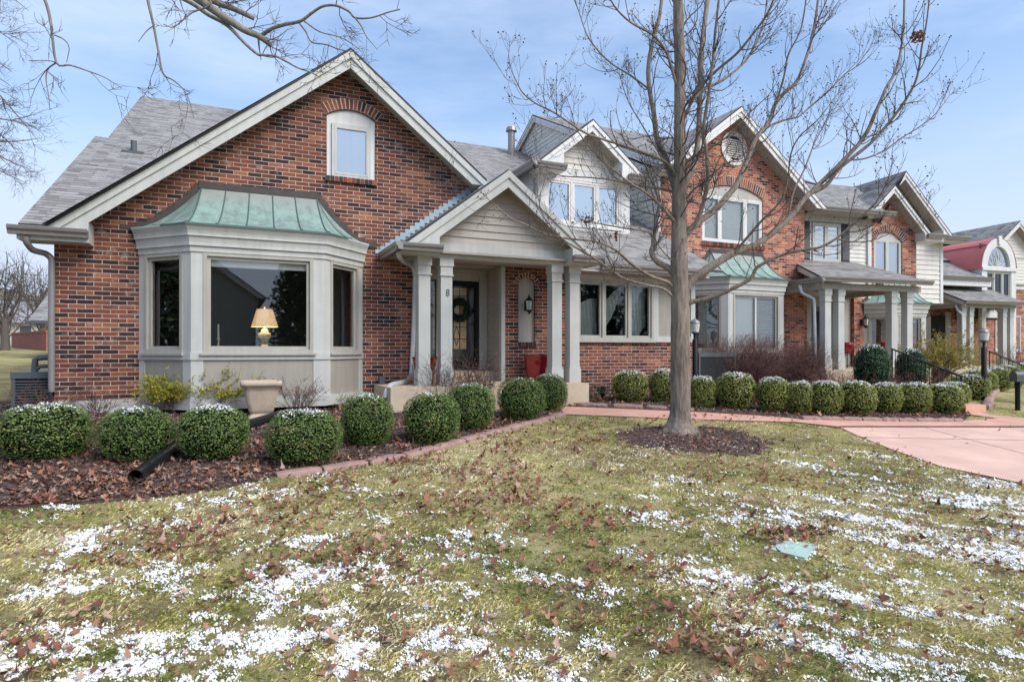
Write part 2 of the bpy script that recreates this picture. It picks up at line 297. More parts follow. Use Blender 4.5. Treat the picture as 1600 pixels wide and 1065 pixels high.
def leafmat(name, stops, rough=.55, trans=.25, var=.3):
    """per-leaf colour from UV.x (a random number baked per leaf)"""
    m = bpy.data.materials.new(name); m.use_nodes = True; t = m.node_tree; K = t.links.new; b = t.nodes['Principled BSDF']; b.inputs['Roughness'].default_value = rough; b.inputs['Specular IOR Level'].default_value = .35
    uv = t.nodes.new('ShaderNodeUVMap'); sx = t.nodes.new('ShaderNodeSeparateXYZ'); K(uv.outputs['UV'], sx.inputs[0]); r = ramp(t, stops); K(sx.outputs['X'], r.inputs['Fac']); K(r.outputs['Color'], b.inputs['Base Color'])
    if trans:
        tl = t.nodes.new('ShaderNodeBsdfTranslucent'); K(r.outputs['Color'], tl.inputs['Color']); mxs = t.nodes.new('ShaderNodeMixShader'); mxs.inputs['Fac'].default_value = trans
        K(b.outputs[0], mxs.inputs[1]); K(tl.outputs[0], mxs.inputs[2]); K(mxs.outputs[0], t.nodes['Material Output'].inputs['Surface'])
    return m
M['box_leaf'] = leafmat('boxwood_leaves', [(0, (.05, .085, .025)), (.35, (.105, .17, .045)), (.7, (.20, .29, .08)), (.93, (.31, .40, .13)), (1, (.32, .26, .12))])
M['box_leaf2'] = leafmat('boxwood_leaves_bronzed', [(0, (.09, .12, .03)), (.35, (.22, .26, .065)), (.7, (.37, .40, .11)), (.92, (.48, .47, .16)), (1, (.50, .36, .16))])
M['dark_leaf'] = leafmat('holly_leaves', [(0, (.02, .05, .028)), (.5, (.05, .11, .055)), (.9, (.08, .15, .07)), (1, (.13, .18, .09))])
M['snow'] = mat('snow', (.82, .82, .815), .7, spec=.2, noise=(40, .12))
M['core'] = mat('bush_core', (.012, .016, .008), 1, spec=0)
M['leaf'] = leafmat('dead_leaves', [(0, (.11, .05, .038)), (.3, (.23, .09, .055)), (.55, (.34, .15, .085)), (.75, (.42, .23, .15)), (.9, (.48, .33, .25)), (1, (.2, .11, .085))], .7, .15)
M['grass'] = leafmat('winter_grass', [(0, (.14, .20, .04)), (.25, (.37, .37, .09)), (.5, (.62, .54, .20)), (.8, (.78, .68, .36)), (1, (.88, .80, .55))], .6, .3)
M['chips'] = leafmat('mulch_chips', [(0, (.06, .04, .034)), (.5, (.13, .083, .07)), (.85, (.24, .16, .13)), (1, (.40, .29, .24))], .9, 0)
M['nandina'] = leafmat('nandina_leaves', [(0, (.16, .22, .03)), (.4, (.36, .38, .045)), (.75, (.48, .42, .05)), (1, (.40, .16, .06))], .5, .35)
M['maple'] = leafmat('bronze_maple_leaves', [(0, (.18, .15, .05)), (.4, (.38, .32, .09)), (.75, (.46, .40, .12)), (1, (.42, .2, .08))], .6, .3)
M['russet'] = leafmat('russet_leaves', [(0, (.09, .04, .03)), (.5, (.17, .075, .055)), (1, (.26, .13, .09))], .7, .2)
def bark(name, c0, c1, sc=(26, 26, 5)):
    m = bpy.data.materials.new(name); m.use_nodes = True; t = m.node_tree; K = t.links.new; b = t.nodes['Principled BSDF']; b.inputs['Roughness'].default_value = .9; b.inputs['Specular IOR Level'].default_value = .2
    g = t.nodes.new('ShaderNodeTexCoord'); q = t.nodes.new('ShaderNodeMapping'); q.inputs['Scale'].default_value = sc; K(g.outputs['Object'], q.inputs['Vector'])
    n = t.nodes.new('ShaderNodeTexNoise'); n.inputs['Scale'].default_value = 1; n.inputs['Detail'].default_value = 8; n.inputs['Roughness'].default_value = .7; K(q.outputs['Vector'], n.inputs['Vector'])
    n2 = t.nodes.new('ShaderNodeTexNoise'); n2.inputs['Scale'].default_value = 1.6; n2.inputs['Detail'].default_value = 3; K(g.outputs['Object'], n2.inputs['Vector'])
    a = t.nodes.new('ShaderNodeMath'); a.operation = 'MULTIPLY_ADD'; K(n2.outputs['Fac'], a.inputs[0]); a.inputs[1].default_value = .5; K(n.outputs['Fac'], a.inputs[2])
    r = ramp(t, [(.5, c0), (.95, c1)]); K(a.outputs[0], r.inputs['Fac']); K(r.outputs['Color'], b.inputs['Base Color'])
    u = t.nodes.new('ShaderNodeBump'); u.inputs['Strength'].default_value = .8; u.inputs['Distance'].default_value = .02; K(n.outputs['Fac'], u.inputs['Height']); K(u.outputs['Normal'], b.inputs['Normal']); return m
M['bark'] = bark('grey_brown_bark', (.085, .066, .052), (.33, .28, .235))
M['twig'] = mat('dark_twig', (.10, .083, .075), .85)
M['bark2'] = bark('grey_lichen_bark', (.11, .105, .095), (.33, .32, .285))
M['stem'] = mat('brown_stem', (.11, .07, .055), .85)
M['stem_red'] = mat('reddish_stem', (.15, .075, .065), .85)
def lawn_mat():
    m = bpy.data.materials.new('lawn_turf'); m.use_nodes = True; t = m.node_tree; K = t.links.new; b = t.nodes['Principled BSDF']; b.inputs['Roughness'].default_value = .95; b.inputs['Specular IOR Level'].default_value = .1
    g = t.nodes.new('ShaderNodeTexCoord')
    def nz(s, d=6, r=.6):
        n = t.nodes.new('ShaderNodeTexNoise'); n.inputs['Scale'].default_value = s; n.inputs['Detail'].default_value = d; n.inputs['Roughness'].default_value = r; K(g.outputs['Object'], n.inputs['Vector']); return n
    a, c, f = nz(.55, 4), nz(5, 6, .7), nz(45, 6, .75)
    x = t.nodes.new('ShaderNodeMath'); x.operation = 'MULTIPLY_ADD'; K(c.outputs['Fac'], x.inputs[0]); x.inputs[1].default_value = .8; K(a.outputs['Fac'], x.inputs[2])
    y = t.nodes.new('ShaderNodeMath'); y.operation = 'MULTIPLY_ADD'; K(f.outputs['Fac'], y.inputs[0]); y.inputs[1].default_value = .9; K(x.outputs[0], y.inputs[2])
    r = ramp(t, [(0, (.07, .052, .036)), (.35, (.19, .15, .08)), (.5, (.34, .29, .13)), (.62, (.46, .40, .19)), (.8, (.55, .48, .28))])
    z = t.nodes.new('ShaderNodeMapRange'); z.inputs['From Min'].default_value = .8; z.inputs['From Max'].default_value = 1.9; K(y.outputs[0], z.inputs['Value']); K(z.outputs[0], r.inputs['Fac']); K(r.outputs['Color'], b.inputs['Base Color'])
    u = t.nodes.new('ShaderNodeBump'); u.inputs['Strength'].default_value = 1; u.inputs['Distance'].default_value = .03; K(f.outputs['Fac'], u.inputs['Height']); K(u.outputs['Normal'], b.inputs['Normal']); return m
M['lawn'] = lawn_mat()
def mulch_mat():
    m = mat('dark_mulch', (.11, .075, .064), .95, noise=(30, .6), bump=1, bscale=45, spec=.1); return m
M['mulch'] = mulch_mat()
def emit(name, col, s, base):
    m = mat(name, base, .8); b = m.node_tree.nodes['Principled BSDF']; b.inputs['Emission Color'].default_value = (*col, 1); b.inputs['Emission Strength'].default_value = s; return m
M['lampshade'] = emit('lit_lamp_shade', (1, .55, .22), .32, (.74, .62, .46))
M['porcelain'] = mat('painted_porcelain', (.45, .47, .38), .25, noise=(28, .5))
M['wooded'] = mat('wooded_hill', (.17, .145, .10), 1, noise=(.25, .35))
M['farhouse'] = mat('far_white_siding', (.62, .6, .55), .7)
M['farroof'] = mat('far_grey_roof', (.30, .29, .30), .9)
M['farbrick'] = mat('far_brick', (.28, .11, .085), .9, noise=(6, .2))
for k, c in dict(b0=(.055, .026, .025), b1=(.17, .052, .036), b2=(.26, .085, .04), b3=(.34, .12, .07), mortar=(.60, .53, .47)).items(): M[k] = mat('single_brick_' + k if k != 'mortar' else 'lime_mortar', c, .85, noise=(25, .35))
BK = ['b0', 'b1', 'b2', 'b1', 'b0', 'b1', 'b3']
# ------------------------------------------------------------------ wall frames: u along the wall, d outwards, z up
class FR:
    def __init__(s, ax, ay, bx, by):
        s.a = Vector((ax, ay)); d = Vector((bx - ax, by - ay)); s.l = d.length; s.u = d / s.l; s.n = Vector((s.u.y, -s.u.x))
    def p(s, u, d, z): return Vector((s.a.x + s.u.x * u + s.n.x * d, s.a.y + s.u.y * u + s.n.y * d, z))
    def box(s, mb, u0, u1, d0, d1, z0, z1, m=0):
        q = [s.p(u0, d1, z0), s.p(u1, d1, z0), s.p(u1, d0, z0), s.p(u0, d0, z0), s.p(u0, d1, z1), s.p(u1, d1, z1), s.p(u1, d0, z1), s.p(u0, d0, z1)]
        for f in ((0, 3, 2, 1), (4, 5, 6, 7), (0, 1, 5, 4), (1, 2, 6, 5), (2, 3, 7, 6), (3, 0, 4, 7)): mb.face([q[i] for i in f], m)
    def plate(s, mb, uz, d0, d1, m=0):
        mb.prism([s.p(u, d1, z) for u, z in uz], s.n.to_3d() * (d0 - d1), m)
    def wall(s, mb, outer, holes=(), th=.12, m=0, mr=None):
        polys = [outer] + list(holes); flat = [q for p in polys for q in p]
        for t in tessellate_polygon([[Vector((u, z, 0)) for u, z in p] for p in polys]):
            q = [flat[i] for i in t]; ar = (q[1][0] - q[0][0]) * (q[2][1] - q[0][1]) - (q[2][0] - q[0][0]) * (q[1][1] - q[0][1])
            if ar < 0: q.reverse()
            mb.face([s.p(u, 0, z) for u, z in q], m)
        for i, p in enumerate(polys):
            ar = sum(p[k][0] * p[(k + 1) % len(p)][1] - p[(k + 1) % len(p)][0] * p[k][1] for k in range(len(p)))
            r = list(p) if (ar > 0) == (i == 0) else list(reversed(p))
            for k in range(len(r)):
                (u0, z0), (u1, z1) = r[k], r[(k + 1) % len(r)]
                mb.face([s.p(u1, 0, z1), s.p(u0, 0, z0), s.p(u0, -th, z0), s.p(u1, -th, z1)], m if mr is None else mr)
def arch(u0, u1, z0, zs, rise, n=10):
    """opening outline: straight sides to zs, segmental arch above"""
    w = (u1 - u0) / 2; R = (w * w + rise * rise) / (2 * rise); c = (u0 + u1) / 2; cz = zs + rise - R; a = math.asin(min(1, w / R))
    if rise > w: a = math.pi - a
    return [(u0, z0), (u1, z0)] + [(c + R * math.sin(a - 2 * a * i / n), cz + R * math.cos(a - 2 * a * i / n)) for i in range(n + 1)]
def brick_arch(parent, fr, u0, u1, zs, rise, h, seed=1, d=.012, world=True, n=None):
    rnd = random.Random(seed); mb = MB(); w = (u1 - u0) / 2; R = (w * w + rise * rise) / (2 * rise); c = (u0 + u1) / 2; cz = zs + rise - R; a = math.asin(w / R)
    n = n or max(6, int(2 * a * R / .075)); ring = lambda r, t: (c + r * math.sin(t), cz + r * math.cos(t))
    fr.plate(mb, [ring(R, -a + 2 * a * i / 12) for i in range(13)] + [ring(R + h, a - 2 * a * i / 12) for i in range(13)], -.05, d - .006, 4)
    for i in range(n):
        t0 = -a + 2 * a * (i + .15) / n; t1 = -a + 2 * a * (i + .85) / n; k = rnd.choice([0, 1, 1, 2, 1, 3])
        fr.plate(mb, [ring(R + .004, t0), ring(R + .004, t1), ring(R + h - rnd.random() * .015, t1), ring(R + h - rnd.random() * .015, t0)], -.04, d + rnd.random() * .004, k)
    return mb.build('brick_arch', [M['b0'], M['b1'], M['b2'], M['b3'], M['mortar']], parent, world)
def brick_sill(parent, fr, u0, u1, z0, z1, d=.05, seed=2, world=True):
    rnd = random.Random(seed); mb = MB(); n = max(3, int((u1 - u0) / .072)); w = (u1 - u0) / n
    fr.box(mb, u0, u1, -.1, d - .008, z0 + .004, z1 - .004, 4)
    for i in range(n): fr.box(mb, u0 + w * i + .005, u0 + w * (i + 1) - .005, -.09, d + rnd.random() * .004, z0, z1 - rnd.random() * .004, rnd.choice([0, 0, 1, 1, 2]))
    return mb.build('brick_sill', [M['b0'], M['b1'], M['b2'], M['b3'], M['mortar']], parent, world)
def siding(parent, fr, poly, name='siding', m='siding', course=.13, world=True, d=0):
    """lap siding: real overlapping boards clipped to a convex (u, z) outline"""
    mb = MB(); zs = [z for _, z in poly]; z = min(zs)
    def span(z):
        xs = []
        for i in range(len(poly)):
            (u0, a), (u1, b) = poly[i], poly[(i + 1) % len(poly)]
            if abs(a - b) < 1e-9:
                if abs(z - a) < 1e-6: xs += [u0, u1]
            elif min(a, b) - 1e-6 <= z <= max(a, b) + 1e-6: xs.append(u0 + (u1 - u0) * (z - a) / (b - a))
        return (min(xs), max(xs)) if xs else None
    while z < max(zs) - .01:
        t = min(z + course, max(zs) - .002); a, b = span(z + 1e-4), span(t - 1e-4)
        if a and b:
            mb.face([fr.p(a[0], d + .026, z), fr.p(a[1], d + .026, z), fr.p(b[1], d + .003, t), fr.p(b[0], d + .003, t)])
            mb.face([fr.p(a[0], d, z), fr.p(a[1], d, z), fr.p(a[1], d + .026, z), fr.p(a[0], d + .026, z)])
            mid = [u for u, zz in poly if z < zz < t]
        z = t
    fr.plate(mb, poly, -.05, d - .001)
    return mb.build(name, M[m], parent, world)
def room(parent, fr, u0, u1, z0, z1, d, deep=1.6, m='room', world=True):
    mb = MB(); a, b = u0 - .3, u1 + .3; zl, zh = z0 - .3, z1 + .3; e = d - deep
    q = lambda u, dd, z: fr.p(u, dd, z)
    mb.face([q(a, e, zl), q(b, e, zl), q(b, e, zh), q(a, e, zh)]); mb.face([q(a, d, zl), q(a, e, zl), q(a, e, zh), q(a, d, zh)]); mb.face([q(b, e, zl), q(b, d, zl), q(b, d, zh), q(b, e, zh)])
    mb.face([q(a, d, zl), q(b, d, zl), q(b, e, zl), q(a, e, zl)]); mb.face([q(a, e, zh), q(b, e, zh), q(b, d, zh), q(a, d, zh)])
    for (x0, x1, y0, y1) in ((a, b, zl, z0), (a, b, z1, zh), (a, u0, z0, z1), (u1, b, z0, z1)): mb.face([q(x0, d, y0), q(x1, d, y0), q(x1, d, y1), q(x0, d, y1)])
    return mb.build('room', M[m], parent, world)
def blinds(parent, fr, u0, u1, z0, z1, d, pitch=.055, open_=.5, world=True):
    mb = MB(); z = z0
    while z < z1: mb.face([fr.p(u0, d, z), fr.p(u1, d, z), fr.p(u1, d - .03 * open_, z + pitch * (1.05 - .55 * open_)), fr.p(u0, d - .03 * open_, z + pitch * (1.05 - .55 * open_))]); z += pitch
    return mb.build('blind', M['blind'], parent, world)
def window(parent, fr, u0, u1, z0, z1, cuts=(), fm='trim', fw=.055, sash=.04, d=-.07, proud=.015, gm='glass', fill='room', name='window', sill=True, world=True, deep=1.6, open_=None, as_part=True, grid=0):
    """frame mesh (the part) > panes, room or blind behind. cuts = mullion centres"""
    mb = MB(); b = fr.box
    b(mb, u0, u0 + fw, d - .03, proud, z0, z1); b(mb, u1 - fw, u1, d - .03, proud, z0, z1)
    b(mb, u0 + fw, u1 - fw, d - .03, proud - .002, z1 - fw, z1); b(mb, u0 + fw, u1 - fw, d - .03, proud - .002, z0, z0 + fw)
    ed = [u0 + fw] + [c for c in cuts] + [u1 - fw]; panes = []
    for c in cuts: b(mb, c - fw * .5, c + fw * .5, d - .03, proud - .004, z0 + fw, z1 - fw)
    for i in range(len(ed) - 1):
        a = ed[i] + (fw * .5 if i else 0); e = ed[i + 1] - (fw * .5 if i < len(ed) - 2 else 0); y0, y1 = z0 + fw, z1 - fw; dd = d + .035; s_ = sash
        b(mb, a, a + s_, d - .03, dd, y0, y1); b(mb, e - s_, e, d - .03, dd, y0, y1); b(mb, a + s_, e - s_, d - .03, dd - .002, y1 - s_, y1); b(mb, a + s_, e - s_, d - .03, dd - .002, y0, y0 + s_)
        for g in range(grid): c = a + s_ + (e - a - 2 * s_) * (g + 1) / (grid + 1); b(mb, c - .01, c + .01, d - .01, d + .01, y0 + s_, y1 - s_)
        panes.append((a + s_, e - s_, y0 + s_, y1 - s_))
    if sill: b(mb, u0 - .03, u1 + .03, d - .02, proud + .045, z0 - .045, z0 - .001)
    w = mb.build(name, M[fm], parent, world)
    for a, e, y0, y1 in panes:
        g = MB(); g.face([fr.p(a, d, y0), fr.p(e, d, y0), fr.p(e, d, y1), fr.p(a, d, y1)]); g.build('pane', M[gm], w, world)
    if fill == 'room': room(w, fr, u0 + fw, u1 - fw, z0 + fw, z1 - fw, d - .03, deep, world=world)
    elif fill == 'shade':
        g = MB(); fr.box(g, u0, u1, d - .12, d - .08, z0, z1); g.build('roller_shade', M['shade'], w, world)
    elif fill == 'blind':
        room(w, fr, u0 + fw, u1 - fw, z0 + fw, z1 - fw, d - .09, .5, world=world); blinds(w, fr, u0 + fw, u1 - fw, z0 + fw, z1 - fw, d - .05, open_=.25 if open_ is None else open_, world=world)
    return w
def roof(parent, polys, name='roof', th=.05, m='roof', world=True):
    mb = MB()
    for pts in polys:
        pts = [Vector(p) for p in pts]; n = len(pts); nr = (pts[1] - pts[0]).cross(pts[2] - pts[0])
        nr = Vector((0, 0, 0))
        for i in range(n): nr += (pts[i] - pts[0]).cross(pts[(i + 1) % n] - pts[0])
        if nr.z < 0: pts.reverse()
        tr = tessellate_polygon([[Vector((p.x, p.y, 0)) for p in pts]]) if n > 4 else [tuple(range(n))]
        for t in tr:
            q = [pts[i] for i in t]
            if (q[1] - q[0]).cross(q[2] - q[0]).z < 0: q.reverse()
            mb.face(q, 0); mb.face([p - Vector((0, 0, th)) for p in reversed(q)], 1)
        for i in range(n): a, b = pts[i], pts[(i + 1) % n]; o = Vector((0, 0, -th)); mb.face([b, a, a + o, b + o], 1)
    return mb.build(name, [M[m], M['roof_edge']], parent, world)
def rake(parent, fr, ua, za, ub, zb, dfront, dwall, m='trim', h1=.13, h2=.17, gap=.045, world=True, name='rake_trim', back=None):
    """barge board in two steps under the roof edge from (ua,za) to (ub,zb), with the soffit behind it"""
    mb = MB(); zc = min(za, zb) - .07          # the boards stop level at the eave
    def clip(q):
        out = []
        for i in range(len(q)):
            (u0, z0), (u1, z1) = q[i], q[(i + 1) % len(q)]
            if z0 >= zc: out.append((u0, z0))
            if (z0 >= zc) != (z1 >= zc): out.append((u0 + (u1 - u0) * (zc - z0) / (z1 - z0), zc))
        return out
    for a_, b_, d0, d1, k in ((gap, gap + h1, dfront - .05, dfront, 0), (gap + h1, gap + h1 + h2, dfront - .06, dfront - .03, 0), (gap + h1 + .02, gap + h1 + .06, dwall - .02, dfront - .06, 1)):
        fr.plate(mb, clip([(ua, za - a_), (ub, zb - a_), (ub, zb - b_), (ua, za - b_)]), d0, d1, k)
    return mb.build(name, [M[m], M['soffit']], parent, world)
def gutter(parent, p0, p1, out, m='gutter', world=True, s=1.0):
    mb = MB(); p0, p1 = Vector(p0), Vector(p1); out = Vector((*out, 0)).normalized() * s
    pr = [(0, -.125), (.075, -.125), (.085, -.085), (.115, -.05), (.125, -.012), (.125, 0), (.11, 0), (.11, -.012), (0, -.02)]
    mb.prism([p0 + out * d + Vector((0, 0, z * s)) for d, z in pr], p1 - p0); return mb.build('gutter', M[m], parent, world)
def downspout(parent, pts, m='downspout', r=.042, world=True):
    mb = MB(); P_ = [Vector(p) for p in pts]; out = []
    for i, p in enumerate(P_):
        if 0 < i < len(P_) - 1:
            a, b = (P_[i - 1] - p), (P_[i + 1] - p); k = min(.07, a.length * .4, b.length * .4); a.normalize(); b.normalize(); out += [p + a * k, p + (a + b) * k * .22, p + b * k]
        else: out.append(p)
    mb.tube(out, r, 10); return mb.build('downspout', M[m], parent, world)
def sweep(mb, path, prof, m=0):
    """profile (d, z) swept along an open plan path with mitred corners; outward = right of travel"""
    rows = []
    for i, p in enumerate(path):
        p = Vector(p); ns = []
        if i: d = (p - Vector(path[i - 1])).normalized(); ns.append(Vector((d.y, -d.x)))
        if i < len(path) - 1: d = (Vector(path[i + 1]) - p).normalized(); ns.append(Vector((d.y, -d.x)))
        n = sum(ns, Vector((0, 0))).normalized(); k = 1 / max(.3, n.dot(ns[0])); rows.append([(p.x + n.x * d * k, p.y + n.y * d * k, z) for d, z in prof])
    np_ = len(prof)
    for i in range(len(rows) - 1):
        for j in range(np_):
            k = (j + 1) % np_; mb.face([rows[i][k], rows[i][j], rows[i + 1][j], rows[i + 1][k]], m)
    mb.face(rows[0], m); mb.face(list(reversed(rows[-1])), m)
def rect(d0, d1, z0, z1): return [(d0, z0), (d0, z1), (d1, z1), (d1, z0)]
def column(parent, x, y, z0, z1, m='trim', w=.21, world=True):
    mb = MB(); h = w / 2
    for hw, a, b in ((h * 1.22, z0, z0 + .27), (h * 1.1, z0 + .27, z0 + .30), (h, z0 + .30, z1 - .34), (h * 1.22, z1 - .34, z1 - .315), (h * 1.06, z1 - .315, z1 - .17), (h * 1.22, z1 - .17, z1)): mb.box(x - hw, x + hw, y - hw, y + hw, a, b)
    return mb.build('column', M[m], parent, world)
def bay(parent, x0, x1, yw, yf, win, world=True, blind=False, zb=.69):
    """canted bay: front x0..x1 at yf, sides at 45 degrees back to the wall at yw"""
    k = yw - yf; pl = [(x0 - k, yw), (x0, yf), (x1, yf), (x1 + k, yw)]; mb = MB()
    for d0, d1, a, b in ((-.08, .03, zb, .86), (-.08, .02, 1.46, 1.57), (-.08, .02, 3.13, 3.22), (-.05, .05, 3.22, 3.27)): sweep(mb, pl, rect(d0, d1, a, b))
    sweep(mb, pl, [(-.05, 3.27), (.05, 3.27), (.06, 3.33), (.065, 3.36), (.09, 3.365), (.09, 3.40), (.10, 3.44), (.14, 3.52), (.14, 3.545), (-.05, 3.545)])
    for a, b in ((.86, 1.46), (1.57, 3.13)):
        for i, c in enumerate(pl):
            if i in (1, 2):
                s_ = 1 if i == 1 else -1; w = .17; q = w * .7071
                pts = [(c[0] - s_ * q - s_ * .0, c[1] + q), (c[0], c[1] - .0), (c[0] + s_ * w, c[1])]
                pr = [Vector((p[0], p[1], a)) for p in pts] + [Vector((c[0] + s_ * w, c[1] + .09, a)), Vector((c[0] - s_ * q + s_ * .09, c[1] + q + .05, a))]
                mb.prism(pr, (0, 0, b - a))
            else:
                f = FR(*pl[0], *pl[1]) if i == 0 else FR(*pl[2], *pl[3]); f.box(mb, 0 if i == 0 else f.l - .12, .12 if i == 0 else f.l, -.08, .001, a, b)
    o = mb.build('bay_window', M['trim'], parent, world)
    fs = [FR(*pl[0], *pl[1]), FR(*pl[1], *pl[2]), FR(*pl[2], *pl[3])]; pm = MB()
    for i, f in enumerate(fs):
        e0, e1 = (.12, f.l - .17) if i == 0 else ((.17, f.l - .17) if i == 1 else (.17, f.l - .12))
        f.box(pm, e0 - .01, e1 + .01, -.06, -.012, .85, 1.47)
        w_ = MB(); b = f.box; a0, a1, z0, z1, fw = e0, e1, 1.57, 3.13, .055
        for (u0, u1, y0, y1, dd) in ((a0, a0 + fw, z0, z1, .012), (a1 - fw, a1, z0, z1, .012), (a0 + fw, a1 - fw, z1 - fw, z1, .010), (a0 + fw, a1 - fw, z0, z0 + fw, .010)): b(w_, u0, u1, -.1, dd, y0, y1)
        g = .05
        for (u0, u1, y0, y1, dd) in ((a0 + fw, a0 + fw + g, z0 + fw, z1 - fw, -.03), (a1 - fw - g, a1 - fw, z0 + fw, z1 - fw, -.03), (a0 + fw + g, a1 - fw - g, z1 - fw - g, z1 - fw, -.032), (a0 + fw + g, a1 - fw - g, z0 + fw, z0 + fw + g, -.032)): b(w_, u0, u1, -.1, dd, y0, y1)
        b(w_, a0 - .04, a1 + .04, -.05, .06, z0 - .04, z0 - .002)
        w_.build('window_frame', M['trim2'], o, world); u0, u1, y0, y1 = a0 + fw + g, a1 - fw - g, z0 + fw + g, z1 - fw - g
        gl = MB(); gl.face([f.p(u0, -.06, y0), f.p(u1, -.06, y0), f.p(u1, -.06, y1), f.p(u0, -.06, y1)]); gl.build('pane', M['glass_low'], o, world)
        if blind and i == 1: blinds(o, f, u0, (u0 + u1) / 2 - .02, y0, y1, -.11, pitch=.05, open_=.05, world=world); blinds(o, f, (u0 + u1) / 2 + .02, u1, y0, y1, -.11, pitch=.05, open_=.8, world=world); m5 = MB(); f.box(m5, (u0 + u1) / 2 - .03, (u0 + u1) / 2 + .03, -.1, -.03, y0, y1); m5.build('mullion', M['trim'], o, world)
        elif blind: blinds(o, f, u0, u1, y0, y1, -.11, pitch=.05, open_=.9, world=world)
        elif i == 1: b2 = MB(); f.box(b2, u0, u1, -.14, -.11, y1 - .10, y1 + .02); b2.build('raised_blind', M['blind'], o, world)
    pm.build('apron_panel', M['taupe'], o, world)
    rm = MB(); q = [(x0 - k + .1, yw), (x0 + .1, yf + .13), (x1 - .1, yf + .13), (x1 + k - .1, yw)]   # the room seen through the panes: ceiling, floor, back and sides
    dy = 2.6; a = x0 - k - .6; b = x1 + k + .6
    for z, up in ((1.0, 1), (3.2, -1)): rm.face([Vector((p[0], p[1], z)) for p in ((x0 - k + .02, yw), (x0 + .05, yf + .06), (x1 - .05, yf + .06), (x1 + k - .02, yw), (b, yw + .2), (b, yw + dy), (a, yw + dy), (a, yw + .2))])
    rm.face([(a, yw + dy, 1), (b, yw + dy, 1), (b, yw + dy, 3.2), (a, yw + dy, 3.2)]); rm.face([(a, yw + .2, 1), (a, yw + dy, 1), (a, yw + dy, 3.2), (a, yw + .2, 3.2)]); rm.face([(b, yw + .2, 1), (b, yw + dy, 1), (b, yw + dy, 3.2), (b, yw + .2, 3.2)])
    rm.face([(a, yw + .2, 1), (x0 - k, yw + .2, 1), (x0 - k, yw + .2, 3.2), (a, yw + .2, 3.2)]); rm.face([(b, yw + .2, 1), (x1 + k, yw + .2, 1), (x1 + k, yw + .2, 3.2), (b, yw + .2, 3.2)])
    rm.face([(x0 - k, yw, 1), (x0 - k, yw + .2, 1), (x0 - k, yw + .2, 3.2), (x0 - k, yw, 3.2)]); rm.face([(x1 + k, yw, 1), (x1 + k, yw + .2, 1), (x1 + k, yw + .2, 3.2), (x1 + k, yw, 3.2)])
    rm.build('room', M['room'], o, world)
    # concave copper hood
    e = .16; zt, ze = 4.30, 3.55; t = (1 + math.sqrt(2) - 1) and math.tan(rad(22.5))
    bot = [(x0 - k - e * 1.0, yw - .0), (x0 - e * t, yf - e), (x1 + e * t, yf - e), (x1 + k + e * 1.0, yw - .0)]; tx0, tx1 = x0 + .12, x1 - .03; top = [(tx0, yw - .01), (tx0, yw - .01), (tx1, yw - .01), (tx1, yw - .01)]
    n = 9; hh = [i / n for i in range(n + 1)]; zz = lambda h: ze + (zt - ze) * h ** 1.75
    at = lambda i, f, h: Vector((bot[i][0] + (bot[i + 1][0] - bot[i][0]) * f, bot[i][1] + (bot[i + 1][1] - bot[i][1]) * f, 0)).lerp(Vector((top[i][0] + (top[i + 1][0] - top[i][0]) * f, top[i][1] + (top[i + 1][1] - top[i][1]) * f, 0)), h) + Vector((0, 0, zz(h)))
    cm = MB()
    for i in range(3): cm.grid([[at(i, 0, h), at(i, 1, h)] for h in hh], 0, True)
    cm.face([(*p, ze - .004) for p in bot], 1)
    for i in range(3): cm.face([(*bot[i], ze - .03), (*bot[i + 1], ze - .03), (*bot[i + 1], ze), (*bot[i], ze)], 1)
    for i, f in ((0, .45), (0, 1), (1, .2), (1, .4), (1, .6), (1, .8), (1, 1), (2, .5)): cm.tube([at(i, f, h) + Vector((0, 0, .008)) for h in hh], .011, 5, 1)
    cm.build('copper_roof', [M['copper'], M['seam']], o, world)
    fl = MB(); z = ze - .02
    while z < zt + .02:
        h = max(0, min(1, ((z - ze) / (zt - ze)))) ** (1 / 1.75); h2 = max(0, min(1, ((z + .07 - ze) / (zt - ze)))) ** (1 / 1.75)
        for sgn, b0, t0 in ((-1, bot[0][0], tx0), (1, bot[3][0], tx1)):
            xa, xb = b0 + (t0 - b0) * h, b0 + (t0 - b0) * h2; lo, hi = (xa - .10, xb + .12) if sgn < 0 else (xb - .12, xa + .10); fl.box(lo, hi, yw - .014, yw + .01, z, z + .0695)
        z += .07
    fl.box(tx0 - .05, tx1 + .05, yw - .03, yw + .01, zt - .01, zt + .10); fl.build('flashing', M['darkmetal'], o, world)
    return o
